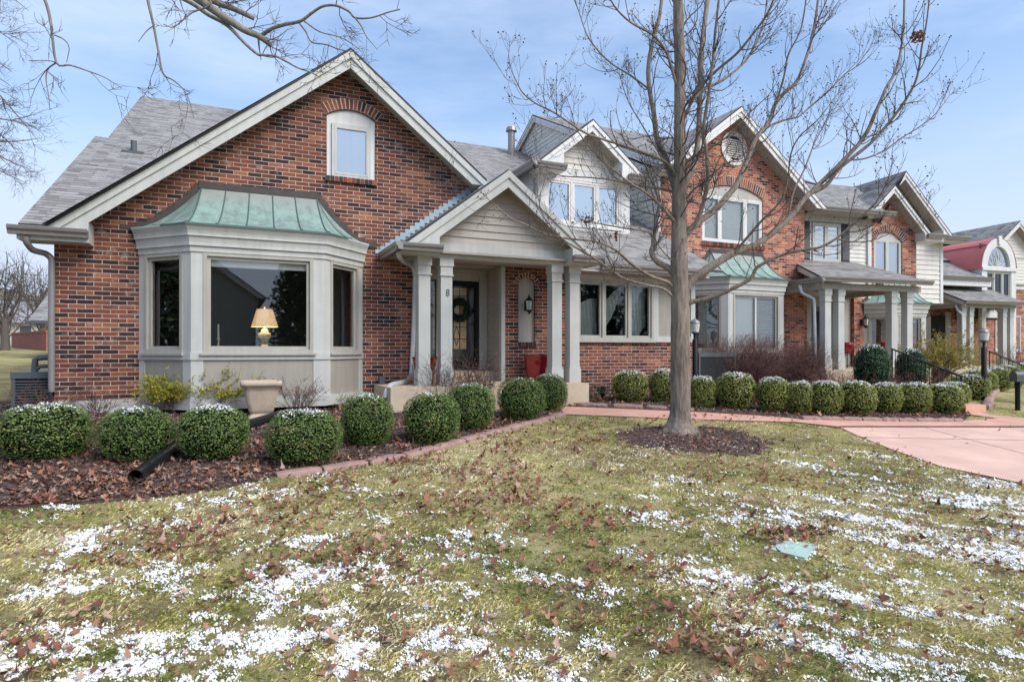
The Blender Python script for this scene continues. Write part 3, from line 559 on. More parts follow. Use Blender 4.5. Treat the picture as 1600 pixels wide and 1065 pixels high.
def lantern(parent, x, y, z, name='wall_lantern', world=True, s=1.0):
    """carriage lantern on a wall facing -y; y = wall face"""
    mb = MB(); c = Vector((x, y - .16 * s, z)); mb.box(x - .05 * s, x + .05 * s, y - .02, y + .005, z - .12 * s, z + .10 * s)
    mb.tube([(x, y - .01, z + .05 * s), (x, y - .08 * s, z + .12 * s), (x, y - .16 * s, z + .24 * s), (x, y - .16 * s, z + .17 * s)], .011 * s, 6)
    mb.lathe(c, [(.02 * s, .19 * s), (.085 * s, .12 * s), (.10 * s, .10 * s), (.10 * s, .09 * s)], 6); mb.lathe(c, [(.05 * s, -.16 * s), (.07 * s, -.13 * s), (.075 * s, -.11 * s)], 6); mb.lathe(c, [(.012 * s, -.21 * s), (.02 * s, -.19 * s), (.045 * s, -.16 * s)], 6)
    for i in range(6):
        a = math.pi / 3 * i; mb.tube([c + Vector((.07 * s * math.cos(a), .07 * s * math.sin(a), -.11 * s)), c + Vector((.092 * s * math.cos(a), .092 * s * math.sin(a), .10 * s))], .006 * s, 4)
    o = mb.build(name, M['bronze'], parent, world); g = MB(); g.lathe(c, [(.066 * s, -.11 * s), (.088 * s, .09 * s)], 6); g.build('lantern_glass', M['frost'], o, world); return o

# ================================================================== GROUND
def sheet(name, poly, off, m, step=.25):
    """a polygon draped over the terrain, 'off' metres above it"""
    import bmesh
    bm = bmesh.new(); ed = []
    vs = [bm.verts.new((x, y, 0)) for x, y in poly]; f = bm.faces.new(vs); bmesh.ops.triangulate(bm, faces=[f])
    ys = [p[1] for p in poly]; y = math.floor(min(ys) / step) * step
    while y < max(ys):
        bmesh.ops.bisect_plane(bm, geom=bm.verts[:] + bm.edges[:] + bm.faces[:], plane_co=(0, y, 0), plane_no=(0, 1, 0)); y += step
    bmesh.ops.recalc_face_normals(bm, faces=bm.faces)
    for v in bm.verts: v.co.z = float(gz(v.co.x, v.co.y)) + off
    for f in bm.faces:
        if f.normal.z < 0: f.normal_flip()
    me = bpy.data.meshes.new(name); bm.to_mesh(me); bm.free(); me.materials.append(M[m]); o = bpy.data.objects.new(name, me); COL.objects.link(o); return tag(o, kind='structure')
gx = np.concatenate([np.arange(-300, -20, 20), np.arange(-20, 40, 1.0), np.arange(40, 301, 20)]); gy = np.concatenate([np.arange(-200, -10, 10), np.arange(-10, 30, .25), np.arange(30, 100, 5), np.arange(100, 401, 50)])
XX, YY = np.meshgrid(gx, gy); V = np.stack([XX, YY, gz(XX, YY)], -1).reshape(-1, 3); n = len(gx); ii, jj = np.meshgrid(np.arange(len(gy) - 1), np.arange(n - 1), indexing='ij'); a = (ii * n + jj).ravel()
tag(link('lawn', np_mesh('lawn', V, np.stack([a, a + 1, a + n + 1, a + n], 1), [M['lawn']], smooth=True)), kind='structure')
px2 = lambda L_: [tuple(G(x, y)[:2]) for x, y in L_]
EDGE = [(430, 745), (475, 739), (520, 733), (585, 722), (640, 712), (700, 696), (760, 680), (810, 666), (850, 657), (880, 648)]
BED1 = [(-12, 6.6), (-4, 6.5)] + px2([(-60, 796), (0, 795), (120, 789), (240, 779), (340, 766)] + EDGE) + [(5.35, 9.75), (5.3, 10.3), (5.6, 11.6), (-2.6, 11.6), (-2.8, 15), (-12, 16)]
WALKF = [(880, 648), (960, 651), (1060, 655), (1150, 658), (1240, 660), (1310, 668)]
WALKB = [(1310, 657), (1252, 656), (1200, 651), (1080, 644), (960, 639), (885, 636)]
BED2 = px2(list(reversed(WALKB))) + px2([(1400, 659), (1502, 659)]) + [(12.9, 7.25), (13.6, 8.4), (15.0, 9.6), (19, 12.4), (26, 16), (24, 17), (16, 16), (9.8, 14), (5.8, 11.6)]
DRIVE = px2([(1312, 668), (1340, 681), (1400, 705), (1470, 729), (1600, 756), (1800, 800)]) + [(9.5, 1.5), (13, -3), (26, -3), (20, 4.5)] + px2([(1700, 668)])
WBAND = px2([(1240, 660), (1312, 668), (1700, 668)]) + px2([(1660, 652), (1600, 654), (1545, 649), (1530, 645), (1510, 648)]) + px2([(1560, 655), (1502, 659), (1310, 657), (1252, 656)])
sheet('mulch_bed', BED1, .006, 'mulch'); sheet('mulch_bed', BED2, .006, 'mulch')
walk = sheet('walkway', [(5.3, 10.3), (4.0, 10.3), (4.1, 9.75), (4.75, 9.45)] + px2(WALKF) + px2(WALKB), .014, 'walk')
sheet('walkway', WBAND, .018, 'walk'); sheet('driveway', DRIVE, .010, 'drive')
TREE = Vector((6.12, 7.5, float(gz(0, 7.5))))
rnd = random.Random(5); ring = px2([(955, 682), (985, 672), (1040, 664), (1110, 666), (1170, 676), (1205, 692), (1195, 708), (1130, 712), (1060, 706), (990, 697)])
sheet('walkway', px2([(1312, 667.0), (1700, 667.0), (1700, 668.3), (1312, 668.3)]), .020, 'mulch')
for a_, b_ in (((1345, 684), (1700, 690)), ((1445, 669), (1700, 735))):
    a_, b_ = [Vector(v) for v in px2([a_, b_])]; n_ = Vector((-(b_ - a_).y, (b_ - a_).x)).normalized() * .006; sheet('driveway', [tuple(a_ - n_), tuple(b_ - n_), tuple(b_ + n_), tuple(a_ + n_)], .0135, 'mulch')
rr_ = []
for i in range(len(ring)):
    a, b = Vector(ring[i]), Vector(ring[(i + 1) % len(ring)])
    rr_ += [tuple(a.lerp(b, k / 6) + (a.lerp(b, k / 6) - Vector(TREE[:2])) * rnd.uniform(-.12, .05)) for k in range(6)]
ring = rr_
sheet('mulch_ring', ring, .006, 'mulch')

# ================================================================== HOUSE 1: the brick gabled house with the bay and porch
H1 = empty('brick_townhouse', (1.9, 11.5, .61), 'nearest brick townhouse with tall front gable, copper-roofed bay window and pillared entry porch', 'house', 'attached brick townhouses')
Y1 = 11.5; F1 = FR(0, Y1, 1, Y1); AX, AZ, SL = 1.875, 6.913, .787
gl = lambda x: AZ - SL * abs(x - AX)
mb = MB()
F1.wall(mb, [(-2.5, .83), (3.35, .83), (3.35, 3.31), (4.937, 3.31), (4.937, .6), (6.45, .6), (6.45, 3.25), (AX, AZ - .06), (-2.5, 3.40)],
        [list(reversed(arch(1.52, 2.39, 4.73, 5.84, .14))), list(reversed(arch(5.30, 5.675, 1.78, 2.97, .13))), [(-1.3, 1.1), (-1.3, 3.2), (2.07, 3.2), (2.07, 1.1)]], .12)
mb.face([(-2.5, 32, .5), (-2.5, Y1, .5), (-2.5, Y1, 3.6), (-2.5, 21.96, 9.2), (-2.5, 32, 3.8)])
mb.face([(9.8, Y1 + .1, .5), (9.8, 32, .5), (9.8, 32, 3.8), (9.8, Y1 + .1, 3.4)]); mb.face([(9.8, 32, .5), (-2.5, 32, .5), (-2.5, 32, 3.8), (9.8, 32, 3.8)])
mb.build('wall', M['brick'], H1, True)
mb = MB(); mb.box(-2.515, 3.3, Y1 - .012, Y1 + .1, .4, .83); mb.build('foundation', M['parge'], H1, True)
# main roof, front slope with the gable's valley cut out of it; back slope
ZM = lambda y: 3.43 + .543 * (y - 10.98)
pt = lambda x, y: (x, y, ZM(y))
roof(H1, [[pt(-2.81, 10.98), pt(-2.55, 10.98), pt(-.3375, 14.185), pt(-2.57, 14.185)], [pt(-2.57, 14.185), pt(-.3375, 14.185), pt(1.875, 17.39), pt(1.875, 21.96), pt(-2.57, 21.96)], [pt(-2.81, 10.98), pt(-2.57, 14.185), pt(-2.57, 16.4), pt(-2.81, 16.4)],
          [pt(1.875, 17.39), pt(6.32, 10.98), pt(10.2, 10.98), pt(10.2, 21.96), pt(1.875, 21.96)], [(-2.57, 21.96, 9.39), (10.2, 21.96, 9.39), (10.2, 33, 3.4), (-2.57, 33, 3.4)]])
yv = lambda x: 17.39 - abs(x - AX) * SL / .543
roof(H1, [[(AX, 11.08, AZ), (-2.62, 11.08, gl(-2.62)), (-2.55, 11.08, gl(-2.55)), (-2.55, 11.0, gl(-2.55)), (AX, 17.39, AZ)]], 'gable_roof')
roof(H1, [[(AX, 11.08, AZ), (4.44, 11.08, gl(4.44)), (4.44, yv(4.44), gl(4.44)), (AX, 17.39, AZ)], [(4.51, 10.2, gl(4.51)), (6.45, 10.2, gl(6.45)), (6.34, 10.98, gl(6.34)), (4.51, yv(4.51), gl(4.51))]], 'gable_roof')
roof(H1, [[(2.5, 10.2, 3.36), (4.51, 10.2, 4.87), (4.51, 11.52, 4.87), (2.5, 11.52, 3.36)]], 'porch_roof', m='lead')
mb = MB()                                      # stepped flashing where the porch roof meets the brick
for i in range(22):
    z = 3.40 + i * .0704; x = 2.5 + (z - 3.36) / .7512
    if z < 4.85: mb.box(x - .17, x + .02, Y1 - .016, Y1 + .01, z, z + .070)
mb.build('flashing', M['lead'], H1, True)
F1r = FR(0, 11.5, 1, 11.5)
rake(H1, F1, -2.66, gl(-2.66), AX, AZ, .42, 0); rake(H1, F1, AX, AZ, 4.5, gl(4.5), .42, 0)
mb = MB()                                      # boxed cornice return at the left eave
F1.plate(mb, [(-2.62, 3.36), (-1.99, 3.36), (-1.99, gl(-1.99) - .33), (-2.4, gl(-2.4) - .2)], -.02, .395); F1.box(mb, -2.86, -1.985, -.02, .40, 3.22, 3.36)
mb.build('cornice_return', M['trim'], H1, True)
gutter(H1, (-2.95, 11.10, 3.405), (-1.985, 11.10, 3.405), (0, -1)); gutter(H1, (6.95, 11.02, 3.41), (9.75, 11.02, 3.41), (0, -1))
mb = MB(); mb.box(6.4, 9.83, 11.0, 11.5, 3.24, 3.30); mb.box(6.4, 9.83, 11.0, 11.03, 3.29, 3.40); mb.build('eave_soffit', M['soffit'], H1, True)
downspout(H1, [P(40, 369, 11.08), P(41, 378, 11.1), P(50, 391, 11.25), P(72, 396, 11.44), P(81, 404, 11.46), P(80.5, 500, 11.46), P(80.5, 612, 11.46)], 'gutter', .045)
# gable window
mb = MB(); F1.plate(mb, arch(1.525, 2.385, 4.735, 5.84, .135), -.09, -.05); F1.box(mb, 1.525, 1.61, -.05, -.025, 4.735, 5.82); F1.box(mb, 2.305, 2.385, -.05, -.025, 4.735, 5.82)
mb.build('window_surround', M['white'], H1, True)
window(H1, F1, 1.61, 2.305, 4.735, 5.70, fm='trim', d=-.02, proud=.01, gm='glass_hi', fill='shade', sill=False, fw=.05, sash=.035)
brick_arch(H1, F1, 1.50, 2.41, 5.84, .145, .19, 3, n=15); brick_sill(H1, F1, 1.50, 2.41, 4.64, 4.735)
bay(H1, -.60, 1.375, Y1, 10.72, None)
# niche with its siding and lantern
siding(H1, F1, [(5.29, 1.77), (5.685, 1.77), (5.685, 3.12), (5.29, 3.12)], 'niche_siding', course=.14, d=-.09)
brick_arch(H1, F1, 5.29, 5.685, 2.97, .135, .10, 9, n=9); brick_sill(H1, F1, 5.28, 5.70, 1.68, 1.78, .02, 7); lantern(H1, 5.47, Y1 - .09 + .08, 2.53, s=.9)
# entry recess: door, sidelight, panelled back wall, siding return
YD = 12.24; FD = FR(0, YD, 1, YD); mb = MB(); xd0, xd1 = P(687, 500, YD).x, P(748.5, 500, YD).x; xs0, xs1 = P(670.5, 500, YD).x, P(682, 500, YD).x; zt, zd = 3.06, 1.20
FD.wall(mb, [(3.3, .9), (4.95, .9), (4.95, 3.4), (3.3, 3.4)], [[(xd0, zt), (xd1, zt), (xd1, zd), (xd0, zd)], [(xs0, zt), (xs1, zt), (xs1, zd + .1), (xs0, zd + .1)]], .15)
FD.box(mb, xd1, xd1 + .17, 0, .025, zd, 3.2); FD.plate(mb, [(3.4, 3.12)] + [(3.4 + 1.46 * i / 10, 3.12 + .12 * math.sin(math.pi * i / 10)) for i in range(11)][1:] + [(4.86, 3.30), (3.4, 3.30)], 0, .02)
mb.build('entry_wall', M['trim2'], H1, True)
mb = MB(); b = FD.box
b(mb, xd0 + .01, xd0 + .10, -.06, 0, zd, zt - .01); b(mb, xd1 - .10, xd1 - .01, -.06, 0, zd, zt - .01); b(mb, xd0 + .10, xd1 - .10, -.06, -.002, zt - .11, zt - .01); b(mb, xd0 + .10, xd1 - .10, -.06, -.002, zd, zd + .18)
dr = mb.build('door', M['black'], H1, True)
g = MB(); g.face([FD.p(xd0 + .1, -.03, zd + .18), FD.p(xd1 - .1, -.03, zd + .18), FD.p(xd1 - .1, -.03, zt - .11), FD.p(xd0 + .1, -.03, zt - .11)]); g.build('pane', M['glass_door'], dr, True)
g = MB(); b(g, xd0 + .02, xd1 - .02, -.16, -.11, zd, zt); g.build('inner_door', M['wood'], dr, True)
g = MB(); gx0, gx1 = P(704, 500, YD).x - .35, P(731, 500, YD).x; b(g, gx0, gx1, -.11, -.095, 1.64, 2.92)
for i in range(1, 5): u = gx0 + (gx1 - gx0) * i / 5; b(g, u - .008, u + .008, -.095, -.088, 1.64, 2.92, 1)
for z in (1.85, 2.1, 2.75): b(g, gx0, gx1, -.095, -.087, z - .007, z + .007, 1)
for cx in (.35, .7):
    u = gx0 + (gx1 - gx0) * cx; q = [(u, 1.72), (u + .07, 1.90), (u, 2.12), (u - .07, 1.90)]
    for i in range(4): g.tube([FD.p(q[i][0], -.086, q[i][1]), FD.p(q[(i + 1) % 4][0], -.086, q[(i + 1) % 4][1])], .007, 4, 1)
g.build('leaded_glass', [M['tan_glass'], M['black']], dr, True)
g = MB(); g.tube([FD.p(xd0 + .055, .0, 2.05), FD.p(xd0 + .055, .05, 2.05), FD.p(xd0 + .14, .05, 2.05)], .012, 6); g.build('handle', M['frost'], dr, True)
g = MB(); g.face([FD.p(xs0, -.06, zd), FD.p(xs1, -.06, zd), FD.p(xs1, -.06, zt), FD.p(xs0, -.06, zt)]); sd = MB(); b(sd, xs0, xs1, -.3, -.25, zd, zt); sd_ = sd.build('sidelight', M['dark'], H1, True); g.build('pane', M['glass'], sd_, True)
mb = MB(); mb.box(3.4, 4.93, 11.86, YD + .05, .99, 1.19); mb.build('door_step', M['slab'], H1, True)
FS = FR(4.937, YD, 4.937, Y1); siding(H1, FS, [(0, .99), (FS.l - .1, .99), (FS.l - .1, 3.31), (0, 3.31)], course=.13)
mb = MB(); FS.box(mb, FS.l - .1, FS.l + .02, -.06, .022, .99, 3.30); mb.build('corner_board', M['trim'], H1, True); mb = MB(); mb.box(3.33, 3.37, Y1, YD, .99, 3.3); mb.build('recess_side', M['trim'], H1, True)
# porch
mb = MB(); mb.box(2.36, 6.15, 10.15, 12.3, .5, .99); mb.box(3.7, 5.2, 9.85, 10.149, .5, .80); mb.build('porch_floor', M['slab'], H1, True)
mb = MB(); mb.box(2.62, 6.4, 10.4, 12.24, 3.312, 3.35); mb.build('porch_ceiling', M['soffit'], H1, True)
FP = FR(0, 10.55, 1, 10.55)
for x in (3.05, 3.455, 5.68, 6.07): column(H1, x, 10.65, .99, 3.27)
mb = MB(); FP.box(mb, 2.93, 6.2, -.2, 0, 3.25, 3.50); FP.plate(mb, [(2.93, 3.51), (2.93, 3.24), (3.56, 3.24)] + [(3.56 + 2.02 * i / 16, 3.24 + .11 * math.sin(math.pi * i / 16)) for i in range(1, 16)] + [(5.58, 3.24), (6.2, 3.24), (6.2, 3.51)], 0, .03)
mb.box(2.93, 3.13, 10.751, 11.49, 3.25, 3.45); mb.box(6.0, 6.2, 10.751, 11.49, 3.25, 3.45); mb.build('porch_beam', M['trim'], H1, True)
siding(H1, FP, [(2.95, 3.51), (6.18, 3.51), (6.18, 3.55), (4.51, 4.80), (2.95, 3.62)], 'porch_gable', course=.135)
pl_ = lambda x: 4.885 - .767 * abs(x - 4.51)
rake(H1, FP, 2.53, pl_(2.53), 4.51, 4.885, .37, 0); rake(H1, FP, 4.51, 4.885, 6.47, pl_(6.47), .37, 0)
for a, c in ((2.66, 3.22), (6.36, 5.83)):
    mb = MB(); FP.plate(mb, [(a, 3.34), (c, 3.34), (c, pl_(c) - .33), (a + (c - a) * .3, pl_(a + (c - a) * .3) - .2)], -.01, .345); FP.box(mb, min(2.55, a) if a < 4 else c, c if a < 4 else 6.45, -.02, .35, 3.25, 3.345); mb.build('cornice_return', M['trim'], H1, True)
gutter(H1, (2.44, 10.18, 3.40), (3.25, 10.18, 3.40), (0, -1)); gutter(H1, (2.545, 10.055, 3.40), (2.545, 11.47, 3.40), (-1, 0)); gutter(H1, (5.80, 10.18, 3.40), (6.5, 10.18, 3.40), (0, -1)); gutter(H1, (6.45, 10.06, 3.40), (6.45, 10.9, 3.40), (1, 0))
downspout(H1, [P(623, 391, 10.45), P(624, 402, 10.5), P(631, 409, 10.8), P(645, 416, 11.3), P(649, 428, 11.4), P(647, 500, 11.42), P(643, 585, 11.42), P(638, 594, 11.2), P(626, 598, 10.9), P(610, 601, 10.6), P(604, 610, 10.45), P(602, 622, 10.4)], 'downspout', .045)
mb = MB()                                      # house number on the second post
cx, cy, cz = 3.475, 10.545 - .005, 2.635
for dz in (.028, -.028): mb.tube([(cx + .026 * math.cos(t / 10 * 2 * math.pi), cy, cz + dz + .028 * math.sin(t / 10 * 2 * math.pi)) for t in range(11)], .008, 5)
mb.build('house_number', M['slate'], H1, True)
# dining-room window wall
mb = MB(); F1.wall(mb, [(6.45, .6), (9.83, .6), (9.83, 1.72), (6.45, 1.72)], [], .1); mb.face([(9.83, Y1, .6), (9.83, 13.3, .6), (9.83, 13.3, 1.72), (9.83, Y1, 1.72)]); mb.build('lower_wall', M['brick'], H1, True)
brick_sill(H1, F1, 6.45, 9.83, 1.721, 1.80, .012, 4)
mb = MB(); F1.box(mb, 6.45, 6.66, -.1, -.01, 1.80, 3.24); F1.box(mb, 6.66, 8.66, -.1, .005, 3.14, 3.24); F1.box(mb, 8.66, 8.80, -.1, .005, 1.80, 3.24); F1.box(mb, 9.72, 9.845, -.3, .012, 1.80, 3.3); F1.box(mb, 8.80, 9.72, -.1, .004, 1.80, 1.93); F1.box(mb, 8.80, 9.72, -.1, .004, 3.12, 3.24)
mb.build('window_surround', M['trim'], H1, True); mb = MB(); F1.box(mb, 8.80, 9.72, -.1, -.008, 1.93, 3.12); mb.build('panel', M['taupe'], H1, True)
window(H1, F1, 6.66, 8.66, 1.83, 3.14, [7.33, 8.0], fm='trim2', d=-.05, proud=.02, gm='glass', sill=True, fw=.06, sash=.05)
wd_ = [o for o in H1.children if o.name.startswith('window') and not o.name.startswith('window_')][-1]
for k, (a, c) in enumerate(((6.72, 7.30), (7.36, 7.97), (8.03, 8.60))):      # swagged sheers
    mb = MB(); rows = []
    for i in range(25):
        f = i / 24; hem = [2.15 - .33 * math.sin(math.pi * (f * .55 + .1)), 2.02 + .95 * f ** 1.6, 2.0 + .12 * math.cos(6.28 * f)][k]; top = [2.62 + .15 * f, 2.62 + .46 * f, 3.08][k]
        rows.append([F1.p(a + (c - a) * f, -.22 + .02 * math.sin(f * 40 + j * .6), hem + (top - hem) * j / 8 + .02 * math.sin(f * 9 + j)) for j in range(9)])
    mb.grid(rows, 0, True); mb.build('curtain', M['curtain'], wd_, True)
# dormer
YO = 13.0; FO = FR(0, YO, 1, YO); x0, x1 = 6.48, 9.05; DA, DZ, DS = 7.72, 7.06, .80
mb = MB(); FO.box(mb, x0, 6.67, -.1, .02, 4.4, 5.95); FO.box(mb, 8.79, x1, -.1, .02, 4.4, 5.95); FO.box(mb, 6.67, 8.79, -.1, .018, 4.43, 4.62); FO.box(mb, 6.67, 8.79, -.1, .016, 5.70, 5.95)
mb.box(x0, x0 + .02, YO + .1, 17.5, 4.3, 5.95); mb.box(x1 - .02, x1, YO + .1, 17.5, 4.3, 5.95); mb.build('dormer_wall', M['white'], H1, True)
siding(H1, FO, [(x0, 5.95), (x1, 5.95), (DA, DZ - .1)], 'dormer_siding', 'siding_pale', course=.14)
window(H1, FO, 6.67, 8.79, 4.62, 5.70, [7.405, 8.10], fm='white', d=-.04, proud=.01, gm='glass_hi', fill='shade', sill=True, fw=.06, sash=.05)
dz_ = lambda x: DZ - DS * abs(x - DA)
roof(H1, [[(DA, 12.55, DZ), (6.2, 12.55, dz_(6.2)), (6.2, 17.6, dz_(6.2)), (DA, 17.6, DZ)], [(DA, 12.55, DZ), (9.28, 12.55, dz_(9.28)), (9.28, 17.6, dz_(9.28)), (DA, 17.6, DZ)]], 'dormer_roof')
rake(H1, FO, 6.2, dz_(6.2), DA, DZ, .46, 0, 'white', .10, .14, world=True); rake(H1, FO, DA, DZ, 9.28, dz_(9.28), .46, 0, 'white', .10, .14)
for a, c in ((6.32, 6.95), (9.14, 8.55)):
    mb = MB(); FO.plate(mb, [(a, 5.80), (c, 5.80), (c, dz_(c) - .2), (a, dz_(a) - .08)], -.01, .437); FO.box(mb, min(a, c) - .03, max(a, c) + .03, -.02, .44, 5.74, 5.80); mb.build('cornice_return', M['white'], H1, True)
gutter(H1, (6.1, 12.56, 5.88), (6.98, 12.56, 5.88), (0, -1)); gutter(H1, (6.2, 12.44, 5.88), (6.2, 14.6, 5.88), (-1, 0)); gutter(H1, (8.7, 12.56, 5.88), (9.35, 12.56, 5.88), (0, -1))
downspout(H1, [(6.25, 12.75, 5.78), (6.27, 12.8, 5.62), (6.42, 12.98, 5.45), (6.44, 13.05, 4.5)], 'gutter')
mb = MB(); q = P(799, 234, 21.0); mb.tube([(q.x, 21.0, 8.8), (q.x, 21.0, 9.72)], .13, 12); mb.tube([(q.x, 21.0, 9.72), (q.x, 21.0, 9.86)], [.21, .18], 12); mb.build('vent_pipe', M['gutter'], H1, True)
q = P(209, 238, 15.0); t = 11
while ZM(t) > EYE + ray(209, 236)[2] / ray(209, 236)[1] * t: t += .02
while t < 30 and ZM(t) < EYE + ray(209, 236)[2] / ray(209, 236)[1] * t: t += .02
q = P(209, 236, t); mb = MB(); mb.tube([(q.x, t, q.z - .3), (q.x, t, q.z + .22)], .06, 10); mb.box(q.x - .2, q.x + .2, t - .22, t + .15, ZM(t) - .12, ZM(t) - .06); mb.build('vent_pipe', M['slate'], H1, True)

# ================================================================== HOUSE 2: orange brick gable with its own bay
H2 = empty('brick_townhouse', (12.8, 13.3, .61), 'brick townhouse with oval gable vent and copper-roofed bay behind the bare tree', 'house', 'attached brick townhouses')
Y2 = 13.3; F2 = FR(0, Y2, 1, Y2); BX, BZ, BS = 12.6, 8.26, .748; g2 = lambda x: BZ - BS * abs(x - BX)
mb = MB(); oval = lambda rx, rz, n=20: [(12.76 + rx * math.cos(2 * math.pi * i / n), 7.25 + rz * math.sin(2 * math.pi * i / n)) for i in range(n)]
F2.wall(mb, [(10.2, .5), (15.5, .5), (15.5, 6.02), (BX, BZ - .08), (10.2, 6.4)], [list(reversed(arch(11.64, 13.84, 4.60, 5.95, .26))), [(11.12, 1.1), (11.12, 3.2), (14.5, 3.2), (14.5, 1.1)]], .12)
mb.face([(15.5, Y2, .5), (15.5, 28, .5), (15.5, 28, 6), (15.5, Y2, 6)]); mb.build('wall', M['brick2'], H2, True)
mb = MB(); FV = FR(0, Y2 - .035, 1, Y2 - .035); FV.wall(mb, oval(.47, .48), [oval(.33, .34)], .035); mb.build('vent_surround', M['white'], H2, True); mb = MB(); F2.plate(mb, oval(.34, .35), 0, .006); mb.build('vent_backing', M['dark'], H2, True)
mb = MB()
for i in range(9):
    z = 6.98 + i * .06; k = .33 * math.sqrt(max(0, 1 - ((z + .03 - 7.25) / .32) ** 2)); F2.box(mb, 12.76 - k, 12.76 + k, .007, .05, z, z + .012); mb.face([F2.p(12.76 - k, .05, z), F2.p(12.76 + k, .05, z), F2.p(12.76 + k, .015, z + .042), F2.p(12.76 - k, .015, z + .042)])
mb.build('louvre_vent', M['siding_pale'], H2, True)
mb = MB(); F2.plate(mb, arch(11.645, 13.835, 5.88, 5.95, .25), -.09, -.04); mb.build('window_surround', M['trim2'], H2, True)
window(H2, F2, 11.65, 13.83, 4.60, 5.88, [12.28, 13.2], fm='white', d=-.06, proud=-.02, fill='blind', gm='glass', open_=.2, sill=False)
brick_arch(H2, F2, 11.62, 13.86, 5.95, .27, .25, 11); brick_sill(H2, F2, 11.6, 13.88, 4.47, 4.595, .05, 12)
bay(H2, 11.82, 13.80, Y2, 12.52, None, blind=True)
ZR = lambda y: 6.40 + .503 * (y - 12.8)
roof(H2, [[(10.02, 12.8, ZR(12.8)), (10.02, 20.5, ZR(20.5)), (16.6, 20.5, ZR(20.5)), (16.6, 17.2, ZR(17.2)), (15.9, 13.3, ZR(13.3)), (15.9, 12.9, ZR(12.9)), (BX, 16.5, BZ), (10.02, 12.85, ZR(12.85))], [(10.02, 20.5, 10.27), (16.6, 20.5, 10.27), (16.6, 28.4, 6.3), (10.02, 28.4, 6.3)]])
roof(H2, [[(BX, 12.85, BZ), (10.0, 12.85, g2(10.0)), (10.0, 12.9, g2(10.0)), (BX, 16.6, BZ)], [(BX, 12.85, BZ), (15.85, 12.85, g2(15.85)), (15.85, 13.6, g2(15.85)), (BX, 16.6, BZ)]], 'gable_roof')
rake(H2, F2, 10.0, g2(10.0), BX, BZ, .46, 0, 'white', .11, .15); rake(H2, F2, BX, BZ, 15.85, g2(15.85), .46, 0, 'white', .11, .15)
mb = MB(); F2.plate(mb, [(10.05, 6.32), (10.6, 6.32), (10.6, g2(10.6) - .28), (10.2, g2(10.2) - .2)], -.01, .437); F2.box(mb, 10.0, 10.6, -.02, .44, 6.2, 6.322); mb.build('cornice_return', M['white'], H2, True)
gutter(H2, (9.95, 12.87, 6.36), (10.62, 12.87, 6.36), (0, -1)); gutter(H2, (10.05, 12.75, 6.36), (10.05, 14.5, 6.36), (-1, 0))
FL = FR(10.19, 28, 10.19, Y2); siding(H2, FL, [(0, 5.0), (FL.l - .1, 4.0), (FL.l - .1, 6.35), (7.5, 10.15), (0, 6.4)], 'side_siding', 'siding_pale', course=.15)
mb = MB(); FL.box(mb, FL.l - .1, FL.l + .012, -.05, .02, 4.3, 6.3); mb.build('corner_board', M['white'], H2, True)
rake(H2, FL, 7.5, 10.27, FL.l + .45, 6.45, .17, 0, 'white', .09, .12); rake(H2, FL, -.3, 6.35, 7.5, 10.27, .17, 0, 'white', .09, .12)
mb = MB(); q = P(1036, 222, 19.5); mb.tube([(q.x, 19.5, 9.6), (q.x, 19.5, q.z - .12)], .08, 10); mb.lathe((q.x, 19.5, q.z), [(.10, -.16), (.2, -.1), (.22, .02), (.15, .12), (.04, .16)], 14); mb.build('turbine_vent', M['slate'], H2, True)

# ================================================================== HOUSES 3 and 4: turned 7 degrees towards the drive
AL = rad(6.96); EX = Vector((math.cos(AL), -math.sin(AL))); EY = Vector((math.sin(AL), math.cos(AL)))
O3 = Vector((16.197, 13.895)); O4 = Vector((24.03, 15.269))
def loc(px, py, yl, O):
    d = ray(px, py); t = (yl + O.dot(EY)) / (d[0] * EY.x + d[1] * EY.y); q = Vector((d[0] * t, d[1] * t)) - O; return Vector((q.dot(EX), yl, EYE + d[2] * t))
g0 = .61
H3 = empty('brick_townhouse', (O3.x, O3.y, 0), 'brick and siding townhouse with black shutters and flat-fronted pillared porch, third along the row', 'house', 'attached brick townhouses', -AL)
K3 = dict(world=False); F3 = FR(0, 0, 1, 0)
mb = MB(); F3.wall(mb, [(1.95, .5), (4.56, .5), (4.56, 5.6), (3.2, 6.8), (2.62, 6.25), (2.62, 3.3), (1.95, 3.3)], [list(reversed(arch(2.76, 3.96, 3.7, 5.15, .34)))], .12)
mb.face([(4.56, 0, .5), (4.56, 6, .5), (4.56, 6, 5.6), (4.56, 0, 5.6)]); mb.build('wall', M['brick2'], H3)
mb = MB(); F3.wall(mb, [(-.6, .5), (.1, .5), (.1, 3.4), (-.6, 3.4)], [], .1); mb.build('wall', M['brick2'], H3)
mb = MB(); F3.box(mb, -.6, 2.62, -.06, .05, 5.64, 5.86); F3.box(mb, -.6, 2.75, -.02, .55, 5.84, 5.90); mb.build('eave_soffit', M['trim2'], H3)
mb = MB(); F3.plate(mb, [(1.6, 5.86), (2.66, 5.86), (2.66, 6.30)], -.05, .004); mb.build('gable_fill', M['siding'], H3)
siding(H3, F3, [(-.6, 3.3), (2.62, 3.3), (2.62, 5.75), (-.6, 5.75)], 'siding', 'siding_pale', .13, False, d=-.06)
siding(H3, FR(0, 1.0, 1, 1.0), [(4.5, 3.3), (6.95, 3.3), (6.95, 5.5), (4.5, 5.5)], 'siding', 'siding_pale', .17, False)
siding(H3, FR(0, .95, 1, .95), [(2.9, 5.6), (6.6, 5.6), (4.71, 7.45)], 'gable_siding', 'siding', .15, False)
